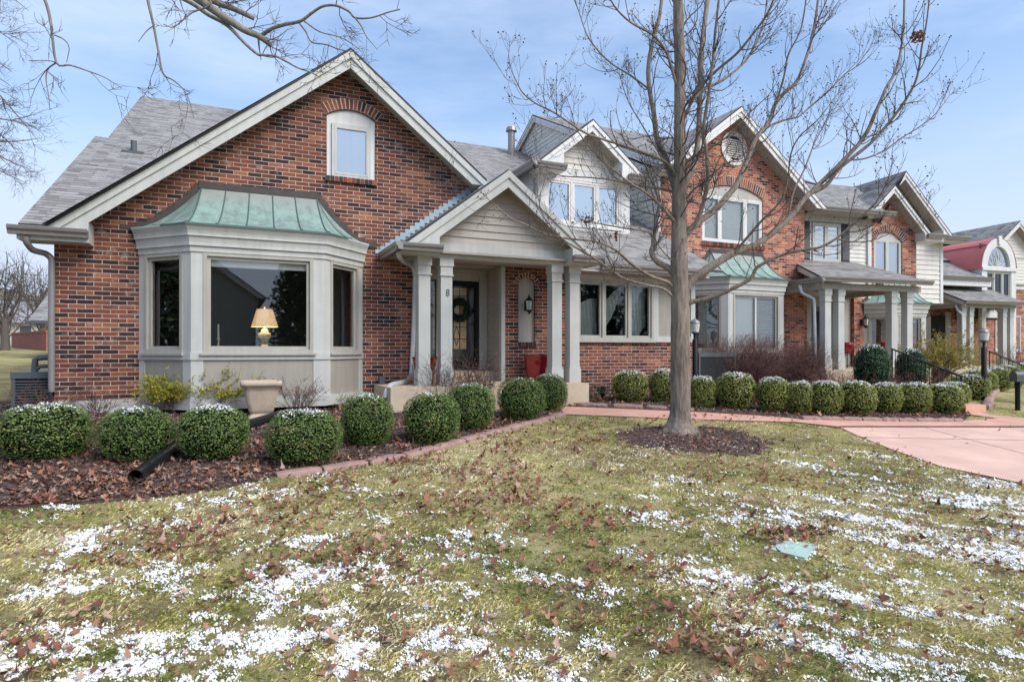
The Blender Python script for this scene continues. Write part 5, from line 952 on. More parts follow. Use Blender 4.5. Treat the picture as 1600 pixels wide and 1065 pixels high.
side_tree('bare_tree', b0, 'bare tree whose pruned grey limbs hang in across the top of the gable', [
 L_([(-400, -330), (-150, -300), (60, -160), (200, -75), (300, -8), (340, 20), (380, 46), (405, 57), (425, 72)], .07, .028, 6.0, 6.6), L_([(-380, -250), (-100, -200), (120, -120), (260, -40), (330, 0), (365, 14), (397, 29)], .06, .027, 6.4, 7.2),
 L_([(408, 56), (425, 45), (447, 38), (470, 33), (488, 20), (505, 10), (525, 9), (545, 18), (555, 28), (580, 28), (605, 20), (625, 15)], .024, .006, 6.6, 6.2), L_([(555, 28), (565, 42), (573, 58), (590, 78)], .009, .003, 6.3, 6.3), L_([(466, 34), (478, 50), (487, 66), (510, 70), (532, 78), (560, 82)], .011, .004, 6.6, 6.4), L_([(475, 33), (500, 50), (530, 58), (552, 70), (566, 82)], .009, .003, 6.6, 6.8),
 L_([(200, -40), (290, 0), (325, 23), (355, 40), (385, 70), (403, 85), (410, 86), (430, 88), (445, 95), (465, 106), (485, 113), (500, 121)], .026, .005, 6.5, 6.3), L_([(404, 60), (405, 75), (408, 94)], .014, .004, 6.6, 6.6),
 L_([(225, -40), (232, 5), (240, 40), (247, 78), (255, 115), (270, 125), (285, 138), (295, 155), (303, 185)], .016, .003, 6.0, 6.2), L_([(40, -60), (70, 0), (80, 40), (88, 98), (110, 102), (140, 112), (165, 122), (190, 138)], .017, .003, 5.6, 5.8), L_([(88, 98), (75, 108), (72, 125), (76, 150), (78, 172)], .008, .003, 5.7, 5.7), L_([(88, 98), (75, 95), (45, 95)], .006, .003, 5.7, 5.6), L_([(85, 55), (100, 62), (108, 75), (104, 98)], .007, .003, 5.6, 5.7), L_([(300, -30), (330, 5), (300, 20), (272, 42), (255, 38)], .014, .004, 6.2, 6.0), L_([(240, 40), (228, 50), (216, 66)], .007, .003, 6, 6)],
 .24, W(-400, -330, 6.0), 21, 'bark2', (.2, .55), 3.2, 2, .006)
b1 = W(-150, 640, 13.5); b1.z = float(gz(b1.x, b1.y))
def rl(x0, y0, x1, y1, w0, w1, r0, sag=10, n=6): return L_([(x0 + (x1 - x0) * i / n + rng.normal(0, 3), y0 + (y1 - y0) * i / n + sag * math.sin(math.pi * i / n) + rng.normal(0, 2)) for i in range(n + 1)], r0, .005, w0, w1)
side_tree('bare_tree', b1, 'bare tree at the left edge with drooping fine twigs against the sky', [rl(-140, y0, x1, y1, 13.5, w, .05, sg) for y0, x1, y1, w, sg in ((-120, 40, 20, 13, -10), (-40, 25, 70, 12.5, -8), (20, 22, 110, 13.6, 5), (60, 60, 225, 13, -30), (130, 50, 195, 12.6, 10), (190, 62, 218, 13.4, 14), (200, 45, 262, 13, -10), (240, 38, 285, 13.2, -14), (120, 35, 240, 14.2, -20), (-80, 48, 0, 13.8, 6), (170, 20, 160, 14, 3), (60, 18, 130, 13, 6))], .3, W(-145, -200, 13.5), 22, 'bark', (.35, 1.0), 5, 2, .008)

# ------------------------------------------------------------------ clipped boxwoods
def bush_mesh(seed, nleaf, leaf, snow, lm='box_leaf', squat=2.7, bump=.11):
    """unit bush: radius 1, height 2 (z 0..2); leaves on a lumpy barrel, darker twig core inside"""
    rg = np.random.default_rng(seed); d = rg.normal(0, 1, (nleaf, 3)); d /= np.linalg.norm(d, axis=1, keepdims=True); k = (np.abs(d) ** squat).sum(1) ** (-1 / squat); hor = (np.abs(d[:, :2]) ** 2).sum(1) ** .5
    k = ((hor ** squat) + np.abs(d[:, 2]) ** squat) ** (-1 / squat)
    lump = 1 + bump * (vnoise(np.arctan2(d[:, 1], d[:, 0]) * 2.2 + 9, d[:, 2] * 2.5, 1.3, seed, 3) - .5) * 2 + bump * .5 * (vnoise(d[:, 0] * 5, d[:, 2] * 5 + d[:, 1] * 3, 1.2, seed + 3, 2) - .5)
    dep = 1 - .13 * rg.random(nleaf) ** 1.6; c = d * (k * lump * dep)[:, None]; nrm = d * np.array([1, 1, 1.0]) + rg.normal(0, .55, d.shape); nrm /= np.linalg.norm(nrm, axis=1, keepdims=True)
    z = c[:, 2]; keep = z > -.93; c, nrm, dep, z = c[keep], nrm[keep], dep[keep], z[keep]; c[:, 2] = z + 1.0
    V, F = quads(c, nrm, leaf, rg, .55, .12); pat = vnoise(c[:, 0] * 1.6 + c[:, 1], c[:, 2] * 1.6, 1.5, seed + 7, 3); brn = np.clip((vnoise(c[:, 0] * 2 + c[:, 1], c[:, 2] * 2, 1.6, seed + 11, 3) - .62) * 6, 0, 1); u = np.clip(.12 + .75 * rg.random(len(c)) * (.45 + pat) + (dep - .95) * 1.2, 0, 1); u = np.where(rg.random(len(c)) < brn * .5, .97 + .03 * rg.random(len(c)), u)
    sn = (c[:, 2] - 2 + (vnoise(c[:, 0], c[:, 1], 3.2, seed + 5, 3) - .5) * .55 + rg.normal(0, .06, len(c)) > -snow) & (dep > .93) & (rg.random(len(c)) < .72); mi = sn.astype(int)
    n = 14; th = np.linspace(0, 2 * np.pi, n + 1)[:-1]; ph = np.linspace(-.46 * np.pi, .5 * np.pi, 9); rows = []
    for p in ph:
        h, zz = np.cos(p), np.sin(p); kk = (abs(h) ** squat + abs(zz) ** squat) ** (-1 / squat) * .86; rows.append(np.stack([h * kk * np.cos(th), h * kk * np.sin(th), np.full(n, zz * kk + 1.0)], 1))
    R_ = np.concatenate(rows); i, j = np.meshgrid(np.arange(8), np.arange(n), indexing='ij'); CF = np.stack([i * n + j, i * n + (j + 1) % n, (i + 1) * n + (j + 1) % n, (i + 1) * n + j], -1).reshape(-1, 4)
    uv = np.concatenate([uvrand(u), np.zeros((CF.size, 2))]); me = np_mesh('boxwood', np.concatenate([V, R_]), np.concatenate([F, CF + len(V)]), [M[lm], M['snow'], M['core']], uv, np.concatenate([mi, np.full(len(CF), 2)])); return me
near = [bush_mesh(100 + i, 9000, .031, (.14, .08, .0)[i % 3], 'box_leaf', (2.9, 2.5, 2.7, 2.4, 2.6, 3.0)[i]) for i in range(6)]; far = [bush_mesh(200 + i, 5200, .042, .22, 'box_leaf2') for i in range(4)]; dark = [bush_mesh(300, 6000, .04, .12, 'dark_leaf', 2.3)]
def bush(px, half, top, bot, me, label, name='boxwood_bush', group='clipped boxwood bushes', rz=0, dw=0):
    g = G(px, bot); w0 = depth(g) + dw; R = half * .93 * (w0 + .25) / FPX; w = w0 + R * .72; c = W(px, 548, w); zb = float(gz(c.x, c.y)); zt = EYE + (548 - top) / FPX * w; o = bpy.data.objects.new(name, me); COL.objects.link(o)
    o.location = (c.x, c.y, zb - .02); o.scale = (R, R, (zt - zb) / 2); o.rotation_euler = (0, 0, rz); return tag(o, label, 'bush', group)
NB = [(70, 69, 628, 727, 0, 'widest clipped boxwood at the left end of the bed, snow-dusted, before the slate condenser'), (213, 58, 633, 727, 1, 'snow-dusted clipped boxwood between the left-end boxwood and the black drain pipe'), (332, 59, 629, 726, 0, 'snow-dusted clipped boxwood just right of the black drain pipe mouth'), (475, 62, 636, 734, 1, 'clipped boxwood nearest the left end of the stone edging, before the urn'), (574, 44, 613, 702, 2, 'upright clipped boxwood below the foot of the white downspout'),
      (675, 47, 611, 698, 2, 'round green boxwood in front of the first pair of porch posts'), (736, 41, 597, 675, 1, 'clipped green boxwood hiding the front edge of the porch step, below the door'), (815, 40, 588, 660, 2, 'clipped boxwood in front of the red planter on the porch'), (858, 32, 582, 645, 1, 'clipped boxwood below the second pair of porch posts, where stone edging ends')]
for i, (x, h, t, b, k, lb) in enumerate(NB): bush(x, h, t, b, near[(0, 1, 2, 3, 4, 5, 4, 2, 1)[i]] if k != 0 else near[0 if i == 0 else 3], lb, rz=i * 1.1)
FB_ = [(985, 31, 577, 629, 'snow-capped boxwood standing alone left of the trunk, below the dining windows'), (1036, 24, 574, 630, 'snow-capped boxwood half hidden behind the tree trunk'), (1097, 23, 585, 638, 'small snow-capped boxwood just right of the tree trunk'), (1150, 33, 580, 641, 'snow-capped boxwood in front of the dark grey condenser'), (1208, 28, 587, 645, 'snow-capped boxwood before the left half of the purple twiggy shrub'), (1250, 21, 593, 648, 'narrow snow-capped boxwood before the right half of the purple twiggy shrub'),
       (1289, 28, 592, 650, 'snow-capped boxwood below the corner of the third porch floor'), (1338, 31, 593, 651, 'snow-capped boxwood in front of the dark green holly bush'), (1383, 27, 595, 647, 'snow-dusted boxwood between holly bushes, front of row'), (1425, 29, 595, 648, 'snow-dusted boxwood in front of the smaller holly bush'), (1487, 28, 594, 640, 'boxwood tucked behind the right end of the front row'), (1471, 33, 598, 648, 'yellowish boxwood at the right end of the row along the drive'),
       (1514, 31, 583, 625, 'boxwood beside the concrete step, across from the front row'), (1530, 27, 575, 617, 'boxwood at the foot of the right lamp post'), (1553, 27, 572, 612, 'snowy boxwood just right of the lamp post'), (1572, 24, 569, 606, 'snowy boxwood behind the black mailbox'), (1592, 24, 566, 600, 'snowy boxwood at the right edge of the photo')]
for i, (x, h, t, b, lb) in enumerate(FB_): bush(x, h, t, b, far[i % 4], lb, rz=i * 1.7)
for x, h, t, b, dw, lb in ((1363, 29, 536, 614, 0, 'large dark green holly bush by the porch of the third house'), (1424, 25, 543, 614, .6, 'smaller dark green holly bush behind the black stair railing')): bush(x, h, t, b, dark[0], lb, 'holly_bush', 'dark holly bushes', dw=dw)

# ------------------------------------------------------------------ loose shrubs
def shrub(px, bot, half, top, label, seed, n=22, r=.007, lm=None, nl=0, ls=.02, stem='stem', name='twiggy_shrub', cat='shrub', lvl=2, up=.1, lean=(0, 0), dw=.2, spread=1.0, base=.12, hi=.3, kids=(3, 4)):
    rg = np.random.default_rng(seed); g = G(px, bot); w = depth(g) + dw; c = W(px, 548, w); z0 = float(gz(c.x, c.y)); H_ = EYE + (548 - top) / FPX * w - z0; R = half * w / FPX; t = empty(name, (c.x, c.y, z0), label, cat); out, en = [], []
    for i in range(n):
        a = rg.uniform(0, 2 * np.pi); q = rg.random() ** .5; d = np.array([math.cos(a) * R * q * spread + lean[0], math.sin(a) * R * q * spread * .8 + lean[1], H_ * rg.uniform(.65, .95)]); p0 = np.array([c.x + math.cos(a) * R * base * rg.random(), c.y + math.sin(a) * R * base * rg.random(), z0 - .02]); ln = np.linalg.norm(d) * .85
        grow(rg, p0, d, ln, r, out, lvl, up * .3, en, .13, kids)
    V, F = tubes(out); V[:, 2] = np.where(V[:, 2] > z0 + H_ * 1.05, z0 + H_ * 1.05 - rg.random(len(V)) * .0, V[:, 2]); link('stems', np_mesh('stems', V, F, [M[stem]]), t, True)
    if lm:
        P_ = np.concatenate([o[0] for o in out]); P_ = P_[P_[:, 2] > z0 + H_ * hi]; q = P_[rg.integers(0, len(P_), nl)] + rg.normal(0, ls * .8, (nl, 3)); nn = rg.normal(0, 1, (nl, 3)) + [0, 0, .8]; nn /= np.linalg.norm(nn, axis=1, keepdims=True); V, F = quads(q, nn, ls, rg, .45, .15)
        link('leaves', np_mesh('leaves', V, F, [M[lm]], uvrand(np.clip(rg.random(nl) * .8 + .2 * vnoise(q[:, 0], q[:, 2], 4, seed, 2), 0, 1))), t, True)
    return t
shrub(1160, 612, 66, 526, 'dense purple-brown twiggy shrub below the blinded bay window', 40, 110, .011, 'russet', 1500, .014, 'stem_red', lvl=2, spread=1.0, dw=.9, base=.5, hi=.6, kids=(6, 8)); shrub(1245, 608, 48, 530, 'purple-brown twiggy shrub left of the third porch', 41, 90, .011, 'russet', 1500, .014, 'stem_red', lvl=2, dw=.9, spread=1.1, base=.4, hi=.6, kids=(6, 8))
shrub(285, 664, 45, 588, 'yellow-green feathery shrub left of the urn, leaning left', 42, 44, .006, 'nandina', 5200, .021, 'stem', 'nandina_shrub', lean=(-.12, 0), dw=1.1, hi=.4, spread=1.6); shrub(345, 664, 38, 577, 'taller yellow-green feathery shrub touching the urn', 43, 44, .006, 'nandina', 5200, .021, 'stem', 'nandina_shrub', dw=1.1, hi=.4, spread=1.6)
shrub(465, 668, 48, 578, 'bare brown twig shrub with dry seed heads right of the urn', 44, 18, .007, 'russet', 240, .016, 'stem', dw=1.0, hi=.4, kids=(3, 4)); shrub(545, 660, 22, 605, 'sparse yellowish shrub behind the upright boxwood', 45, 8, .005, 'nandina', 120, .016, 'stem', 'nandina_shrub', dw=.8)
shrub(745, 650, 50, 542, 'bare branching shrub with dry leaves in front of the entry door', 46, 26, .009, 'russet', 520, .020, 'stem', dw=.5, hi=.35); shrub(690, 650, 42, 552, 'bare twig shrub in front of the left porch posts', 47, 20, .008, 'russet', 160, .018, 'stem', dw=.6, hi=.4)
shrub(75, 672, 55, 585, 'bare brown shrub in front of the left condenser', 48, 16, .006, 'russet', 60, .015, 'stem', dw=1.2, spread=1.2); shrub(155, 672, 45, 600, 'bare twig shrub against the brick at the left corner', 49, 14, .006, 'russet', 90, .015, 'stem', dw=1.3, spread=1.2)
shrub(1465, 612, 48, 503, 'bronze and gold weeping maple before the fourth porch', 50, 44, .012, 'maple', 15000, .026, 'stem', 'weeping_maple', 'tree', dw=3.5, spread=1.3, hi=.25, up=-.2); shrub(1330, 618, 60, 578, 'low russet ground shrub in front of the holly bush', 51, 80, .006, 'russet', 2600, .018, 'stem_red', 'low_shrub', dw=1.0, spread=1.2, base=.8, hi=.1); shrub(1410, 616, 50, 582, 'low russet shrub along the black stair railing', 52, 60, .006, 'russet', 2000, .018, 'stem_red', 'low_shrub', dw=1.2, spread=1.2, base=.8, hi=.1)
shrub(1585, 600, 18, 530, 'reddish bare shrub beside the last porch', 53, 20, .008, 'russet', 200, .02, 'stem_red', dw=6, spread=1.0); shrub(925, 634, 46, 590, 'low dark evergreen ground shrub beside the porch corner', 54, 26, .005, 'dark_leaf', 700, .022, 'stem', 'low_shrub', dw=.9, spread=1.3, base=.9, hi=.05); shrub(965, 615, 10, 567, 'small broad-leaved sprig against the dining wall', 55, 5, .004, 'dark_leaf', 60, .03, 'stem', 'small_plant', 'plant', dw=.4, hi=.3)

# ------------------------------------------------------------------ ground litter, snow and grass
sx0, sx1, sy0, sy1, ds = -4.2, 10.5, 1.2, 8.6, .0125; sxs = np.arange(sx0, sx1, ds); sys_ = np.arange(sy0, sy1, ds); SX, SY = np.meshgrid(sxs, sys_)
sd_ = unit(np.array(G(1500, 990)[:2]) - np.array(G(1120, 905)[:2])); ca_, sa_ = sd_
def snowmask(x, y):
    a, b = x * ca_ + y * sa_, -x * sa_ + y * ca_; right = np.clip((x - .6) / 1.5, 0, 1); streak = vnoise(a * .55, b * 2.2, 2.1, 4, 5, .65); blot = vnoise(x, y, 3.3, 8, 5, .66); big = vnoise(x, y, .55, 15, 2)
    m = blot * (1 - right * .8) + streak * right * .8; prox = np.interp(y, [1, 2.5, 4, 5.2, 6.4, 7.5], [.05, .036, .012, -.026, -.075, -.16]) - .10 * right * np.clip((y - 3.0) / 2, 0, 1); f1 = vnoise(x, y, 11, 21, 3) - .5; f2 = vnoise(a, b * 1.6, 30, 22, 2) - .5; return m + prox + (big - .5) * .13 + f1 * .34 + f2 * .26
SM = snowmask(SX, SY); bedm = inpoly(SX, SY, BED1) | inpoly(SX, SY, ring) | inpoly(SX, SY, DRIVE) | inpoly(SX, SY, WBAND); SM[bedm] -= .12; SM[inpoly(SX, SY, px2(WALKF) + px2(WALKB))] = 0
THR = .74; k = SM > THR - .02; cell = k[:-1, :-1] | k[1:, :-1] | k[:-1, 1:] | k[1:, 1:]; SZ = gz(SX, SY) + np.clip((SM - THR) * .16, -.02, .007) + .002 + (vnoise(SX, SY, 30, 33, 2) - .5) * .010
ii, jj = np.nonzero(cell); n = SX.shape[1]; F = np.stack([ii * n + jj, ii * n + jj + 1, (ii + 1) * n + jj + 1, (ii + 1) * n + jj], 1); used, inv = np.unique(F, return_inverse=True); V = np.stack([SX.ravel()[used], SY.ravel()[used], SZ.ravel()[used]], 1)
tag(link('snow', np_mesh('snow', V, inv.reshape(F.shape), [M['snow']], smooth=True)), kind='stuff')
rg = np.random.default_rng(77)
SNOWP = lambda sm: np.clip((sm - .45) / .24, 0, 1) ** 1.9
def visible(x, y, m=.09):
    w = x * SA + y * CA; r = x * CA - y * SA; return (w > .8) & (np.abs(r / np.maximum(w, .1)) < 800 / FPX + m)
def scatter(n, x0, x1, y0, y1, near_bias=True):
    x = rg.uniform(x0, x1, n); y = rg.uniform(y0, y1, n); w = np.maximum(x * SA + y * CA, 1.2); p = np.clip((3.2 / w) ** 1.6, 0, 1) if near_bias else 1; k = visible(x, y) & (rg.random(n) < p); return x[k], y[k]
x, y = scatter(1700000, -6, 16, .8, 11); no = inpoly(x, y, BED1) | inpoly(x, y, BED2) | inpoly(x, y, DRIVE) | inpoly(x, y, WBAND) | inpoly(x, y, px2(WALKF) + px2(WALKB)) | (inpoly(x, y, ring) & (rg.random(len(x)) < .93)); x, y = x[~no], y[~no]
cl_ = vnoise(x, y, 7, 41, 3); k = rg.random(len(x)) < np.clip((cl_ - .27) * 2.6, .06, 1); x, y, cl_ = x[k], y[k], cl_[k]; sm = snowmask(x, y); k = (sm < THR + .01) | (rg.random(len(x)) < .55); x, y, cl_ = x[k], y[k], cl_[k]; N_ = len(x)
w = x * SA + y * CA; flow = vnoise(x, y, 1.4, 52, 3) * 9; a = rg.uniform(0, 6.28, N_); ln = rg.uniform(.022, .055, N_) * (.75 + .5 * cl_); el = rg.uniform(.12, 1.0, N_); wd_ = np.clip(.0016 * w / 3, .0014, .007) * rg.uniform(.8, 1.4, N_)
base = np.stack([x, y, gz(x, y) - .003], 1); dr_ = np.stack([np.cos(a) * np.cos(el), np.sin(a) * np.cos(el), np.sin(el)], 1); sdv = np.stack([-np.sin(a), np.cos(a), np.zeros(N_)], 1); mid = base + dr_ * (ln * .55)[:, None]; tip = mid + (dr_ * [1, 1, .2] - [0, 0, .12]) * (ln * .5)[:, None]
V = np.stack([base - sdv * wd_[:, None], base + sdv * wd_[:, None], mid + sdv * wd_[:, None] * .9, tip], 1).reshape(-1, 3)
pat = vnoise(x, y, .9, 61, 4); pat2 = vnoise(x, y, 4.5, 62, 3); u = np.clip(.46 + (pat - .5) * 2.0 + (pat2 - .5) * 1.3 + rg.normal(0, .16, N_), 0, 1)
tag(link('grass', np_mesh('grass', V, np.arange(4 * N_).reshape(-1, 4), [M['grass']], uvrand(u))), kind='stuff')
def leaf_litter(name, x, y, size, lift, seed, m='leaf', bias=0.0):
    r_ = np.random.default_rng(seed); n = len(x); nl = 10; th_ = np.linspace(0, 2 * np.pi, nl + 1)[:-1]; rad_ = np.where(np.arange(nl) % 2 == 0, 1.0, .62); rad_ = rad_ * np.array([1.15, 1, .95, 1, .8, .6, .8, 1, .95, 1]); s = size * r_.uniform(.55, 1.25, n); rz_ = r_.uniform(0, 6.28, n); tx, ty = r_.normal(0, .38, n), r_.normal(0, .38, n); cu = r_.uniform(-.3, 1.5, n); cv = r_.uniform(-.3, 1.2, n)
    px_ = rad_ * np.cos(th_); py_ = rad_ * np.sin(th_) * .72; jit = 1 + r_.normal(0, .2, (n, nl)); X = px_[None] * jit; Y = py_[None] * jit; Z = cu[:, None] * X ** 2 * .6 + cv[:, None] * Y ** 2 * .8 + tx[:, None] * X + ty[:, None] * Y; c, s_ = np.cos(rz_)[:, None], np.sin(rz_)[:, None]
    P_ = np.stack([x[:, None] + (X * c - Y * s_) * s[:, None], y[:, None] + (X * s_ + Y * c) * s[:, None], (gz(x, y) + lift)[:, None] + (Z - Z.min(1, keepdims=True)) * s[:, None] + r_.uniform(0, .014, n)[:, None]], -1); C = np.stack([x, y, gz(x, y) + lift + (-Z.min(1)) * s], -1)[:, None]
    V = np.concatenate([C, P_], 1).reshape(-1, 3); f = np.array([[0, 1 + i, 1 + (i + 1) % nl, 1 + (i + 2) % nl] for i in range(0, nl, 2)]); F = (np.arange(n)[:, None, None] * (nl + 1) + f[None]).reshape(-1, 4); u = np.clip(r_.random(n) + bias, 0, 1); return tag(link(name, np_mesh(name, V, F, [M[m]], np.repeat(np.stack([u, u * 0], 1), 4 * len(f), 0))), kind='stuff')
# thin broken dusting: small flat crumbs of snow caught between the blades
x, y = scatter(3600000, -5, 13, 1.1, 8.0); sm = snowmask(x, y) + (vnoise(x, y, 17, 44, 3) - .5) * .30 - .012; ok = ~(inpoly(x, y, BED1) | inpoly(x, y, DRIVE) | inpoly(x, y, WBAND) | inpoly(x, y, px2(WALKF) + px2(WALKB))); k = ok & (rg.random(len(x)) < SNOWP(sm) * .50); x, y, sm = x[k], y[k], sm[k]; n = len(x); NS = 5
th_ = np.linspace(0, 2 * np.pi, NS + 1)[:-1]; s_ = np.clip(rg.lognormal(-5.45, .45, n), .0018, .013) * (.75 + SNOWP(sm) * .7) * np.clip((x * SA + y * CA) / 4, .8, 1.6); rz_ = rg.uniform(0, 6.28, n); lx_ = s_[:, None] * (1 + rg.normal(0, .25, (n, NS))) * np.cos(th_) * 1.35; ly_ = s_[:, None] * (1 + rg.normal(0, .25, (n, NS))) * np.sin(th_); tl = rg.normal(0, .45, (n, 2)); c, d_ = np.cos(rz_)[:, None], np.sin(rz_)[:, None]; zb = gz(x, y) + rg.uniform(.001, .016, n)
ring3 = np.stack([x[:, None] + lx_ * c - ly_ * d_, y[:, None] + lx_ * d_ + ly_ * c, zb[:, None] + lx_ * tl[:, :1] + ly_ * tl[:, 1:] - .004], -1); top_ = np.stack([x, y, zb + .004 + s_ * .15], -1)[:, None]; V = np.concatenate([top_, ring3], 1).reshape(-1, 3); f = np.array([[0, 1 + i, 1 + (i + 1) % NS] for i in range(NS)]); F = (np.arange(n)[:, None, None] * (NS + 1) + f[None]).reshape(-1, 3)
tag(link('snow', np_mesh('snow', V, F, [M['snow']], smooth=True)), kind='stuff')
# leaves on the lawn, drifted into clusters
x, y = rg.uniform(-5, 12, 150000), rg.uniform(1, 8.6, 150000); q = vnoise(x, y, 1.1, 71, 4, .65); lefty = np.interp(x - y * .35, [-2, .5, 2, 4], [1, .9, .55, .35]); k = visible(x, y) & (rg.random(len(x)) < np.clip((q - .39) * 2.1, .10, 1) * lefty * .46) & ~(inpoly(x, y, DRIVE) | inpoly(x, y, WBAND) | inpoly(x, y, BED1)); leaf_litter('fallen_leaves', x[k], y[k], .027, .016, 81); k2 = k & (rg.random(len(x)) < .16); leaf_litter('fallen_leaves', x[k2] + .05, y[k2] + .03, .042, .02, 85)
x, y = rg.uniform(-.4, .4, 70), rg.uniform(-.14, .14, 70); lg = G(1232, 838); leaf_litter('fallen_leaves', lg.x + x, lg.y + y, .04, .012, 82, bias=-.2)
x, y = rg.uniform(6, 14, 260), rg.uniform(1.5, 7.5, 260); k = (inpoly(x, y, DRIVE) | inpoly(x, y, WBAND)) & (rg.random(260) < .2); leaf_litter('fallen_leaves', x[k], y[k], .03, .014, 86)
# leaves and wood chips over the beds
x, y = rg.uniform(-9, 6.2, 60000), rg.uniform(6.2, 11.6, 60000); q = vnoise(x, y, 1.3, 91, 3); ed = np.interp(y - .33 * np.maximum(x, 0), [6.2, 7.2, 8.2, 10], [1, .9, .42, .2]); k = visible(x, y) & inpoly(x, y, BED1) & (rg.random(len(x)) < np.clip((q - .3) * 2.0, .1, 1) * ed * .75); leaf_litter('fallen_leaves', x[k], y[k], .037, .016, 83)
x, y = rg.uniform(5, 24, 26000), rg.uniform(6.5, 16, 26000); k = visible(x, y) & inpoly(x, y, BED2) & (rg.random(len(x)) < np.clip(vnoise(x, y, 1.3, 93, 3) - .25, .05, 1) * .8); leaf_litter('fallen_leaves', x[k], y[k], .045, .016, 84)
x, y = rg.uniform(-9, 24, 190000), rg.uniform(5.4, 15, 190000); k = visible(x, y) & (inpoly(x, y, BED1) | inpoly(x, y, BED2) | inpoly(x, y, ring) | (inpoly(x, y, [(TREE.x + (a - TREE.x) * 1.25, TREE.y + (b - TREE.y) * 1.25) for a, b in ring]) & (rg.random(len(x)) < .30))) & (rg.random(len(x)) < np.clip(7 / np.maximum(x * SA + y * CA, 1), 0, 1)); x, y = x[k], y[k]; n = len(x)
nn = rg.normal(0, .5, (n, 3)) + [0, 0, 1]; nn /= np.linalg.norm(nn, axis=1, keepdims=True); V, F = quads(np.stack([x, y, gz(x, y) + .02 + rg.uniform(0, .02, n)], 1), nn, .030, rg, .28); tag(link('mulch_chips', np_mesh('mulch_chips', V, F, [M['chips']], uvrand(rg.random(n)))), kind='stuff')

# ------------------------------------------------------------------ stones, pipe, lid, planters, lamp
def stone(p, q, h, seed, label, group, wd_=.17):
    r_ = random.Random(seed); mb = MB(); p, q = Vector(p), Vector(q); d = (q - p); n = Vector((-d.y, d.x)).normalized(); ln = d.length - .015; u = d.normalized(); rows = []; m = 7
    j = lambda a: r_.uniform(-a, a)
    for i in range(m + 1):
        t = i / m; e = (.82 if i in (0, m) else 1); c = p + u * (t * ln + .007) + n * j(.012); w_ = wd_ / 2 * e * r_.uniform(.88, 1.08); hh = h * e * r_.uniform(.9, 1.1); z = float(gz(c.x, c.y))
        rows.append([(c.x + n.x * a * w_, c.y + n.y * a * w_, z - .03 + b * (hh + .03)) for a, b in ((-1, 0), (-1.03, .55), (-.9, .9), (-.6, 1), (0, 1.03), (.6, 1), (.9, .9), (1.03, .55), (1, 0))])
    mb.grid(rows, 0, True); mb.face(rows[0]); mb.face(list(reversed(rows[-1]))); o = mb.build('edging_stone', M['stone']); return tag(o, label, 'edging stone', group)
ep = [Vector(v) for v in px2(EDGE)]; cum = [0]
for a, b in zip(ep, ep[1:]): cum.append(cum[-1] + (b - a).length)
def along(path, cu, s):
    for i in range(len(cu) - 1):
        if s <= cu[i + 1] or i == len(cu) - 2: return path[i].lerp(path[i + 1], (s - cu[i]) / (cu[i + 1] - cu[i]))
s_ = 0; i = 0; r_ = random.Random(3)
while s_ < cum[-1] - .2:
    e_ = min(cum[-1], s_ + r_.uniform(.42, .62)); stone(along(ep, cum, s_), along(ep, cum, e_), .05, i, 'long mauve stone in the curved edging of the bed in front of the porch', 'edging stones along the near bed'); s_ = e_; i += 1
ep2 = [Vector(v) for v in px2([(1252, 656), (1310, 657), (1400, 659), (1502, 659)])]; cum2 = [0]
for a, b in zip(ep2, ep2[1:]): cum2.append(cum2[-1] + (b - a).length)
s_ = 0
while s_ < cum2[-1] - .15:
    e_ = min(cum2[-1], s_ + r_.uniform(.28, .42)); stone(along(ep2, cum2, s_), along(ep2, cum2, e_), .07, i, 'blocky mauve stone edging the boxwood row beside the pink drive', 'edging stones beside the drive', .14); s_ = e_; i += 1
for k_, (a, b) in enumerate((((905, 634), (950, 636)), ((958, 636), (1005, 638)), ((1010, 638), (1042, 640)))):
    a, b = px2([a, b]); stone(a, b, .07, 60 + k_, 'flat mauve stone behind the pink walk, near the porch corner', 'edging stones behind the walk', .12)
for k_, (a, b) in enumerate((((1541, 640), (1546, 626)), ((1546, 624), (1556, 612)))):
    a, b = px2([a, b]); stone(a, b, .12, 70 + k_, 'orange-tinted edging stone at the corner of the small right lawn', 'edging stones at the small right lawn', .16)
a, b = G(1509, 646), G(1541, 645); mb = MB(); mb.prism([Vector((a.x, a.y, a.z - .1)), Vector((b.x, b.y, b.z - .1)), Vector((b.x + .3, b.y + .5, b.z - .1)), Vector((a.x + .3, a.y + .5, a.z - .1))], (0, 0, .26)); tag(mb.build('garden_step', M['walk']), 'pink concrete step where the path turns off the drive', 'step')
PP = [G(212, 757), G(240, 736), G(275, 708), G(310, 690), G(360, 680), G(400, 668), G(440, 655)]; pts = smooth([A3(p) + [0, 0, .075] for p in PP], 5); mb = MB(); mb.tube(pts, .068, 16, cap=False)
inner = [pts[0] + (pts[1] - pts[0]) * .0, pts[0] + (pts[1] - pts[0]) * 2.5]; t = MB(); rows = []
mb.tube(list(reversed(inner)), .061, 16, 1, cap=False)
for k_ in range(1, len(pts) - 1):
    pass
for s2 in np.arange(.05, .98, .012):
    i0 = s2 * (len(pts) - 1); a_ = pts[int(i0)] + (pts[int(i0) + 1] - pts[int(i0)]) * (i0 % 1); d_ = unit(pts[int(i0) + 1] - pts[int(i0)]) * .006; mb.tube([a_ - d_, a_ + d_], .0705, 14, cap=False)
tag(mb.build('drain_pipe', [M['pipe'], M['dark']]), 'black corrugated drain pipe running out between two boxwoods onto the leaves', 'pipe')
c = [G(1203, 860), G(1224, 845), G(1279, 853), G(1258, 876)]; cc = sum((Vector(q) for q in c), Vector()) / 4; q = [cc + (Vector(v) - cc) for v in c]; mb = MB(); LB = []
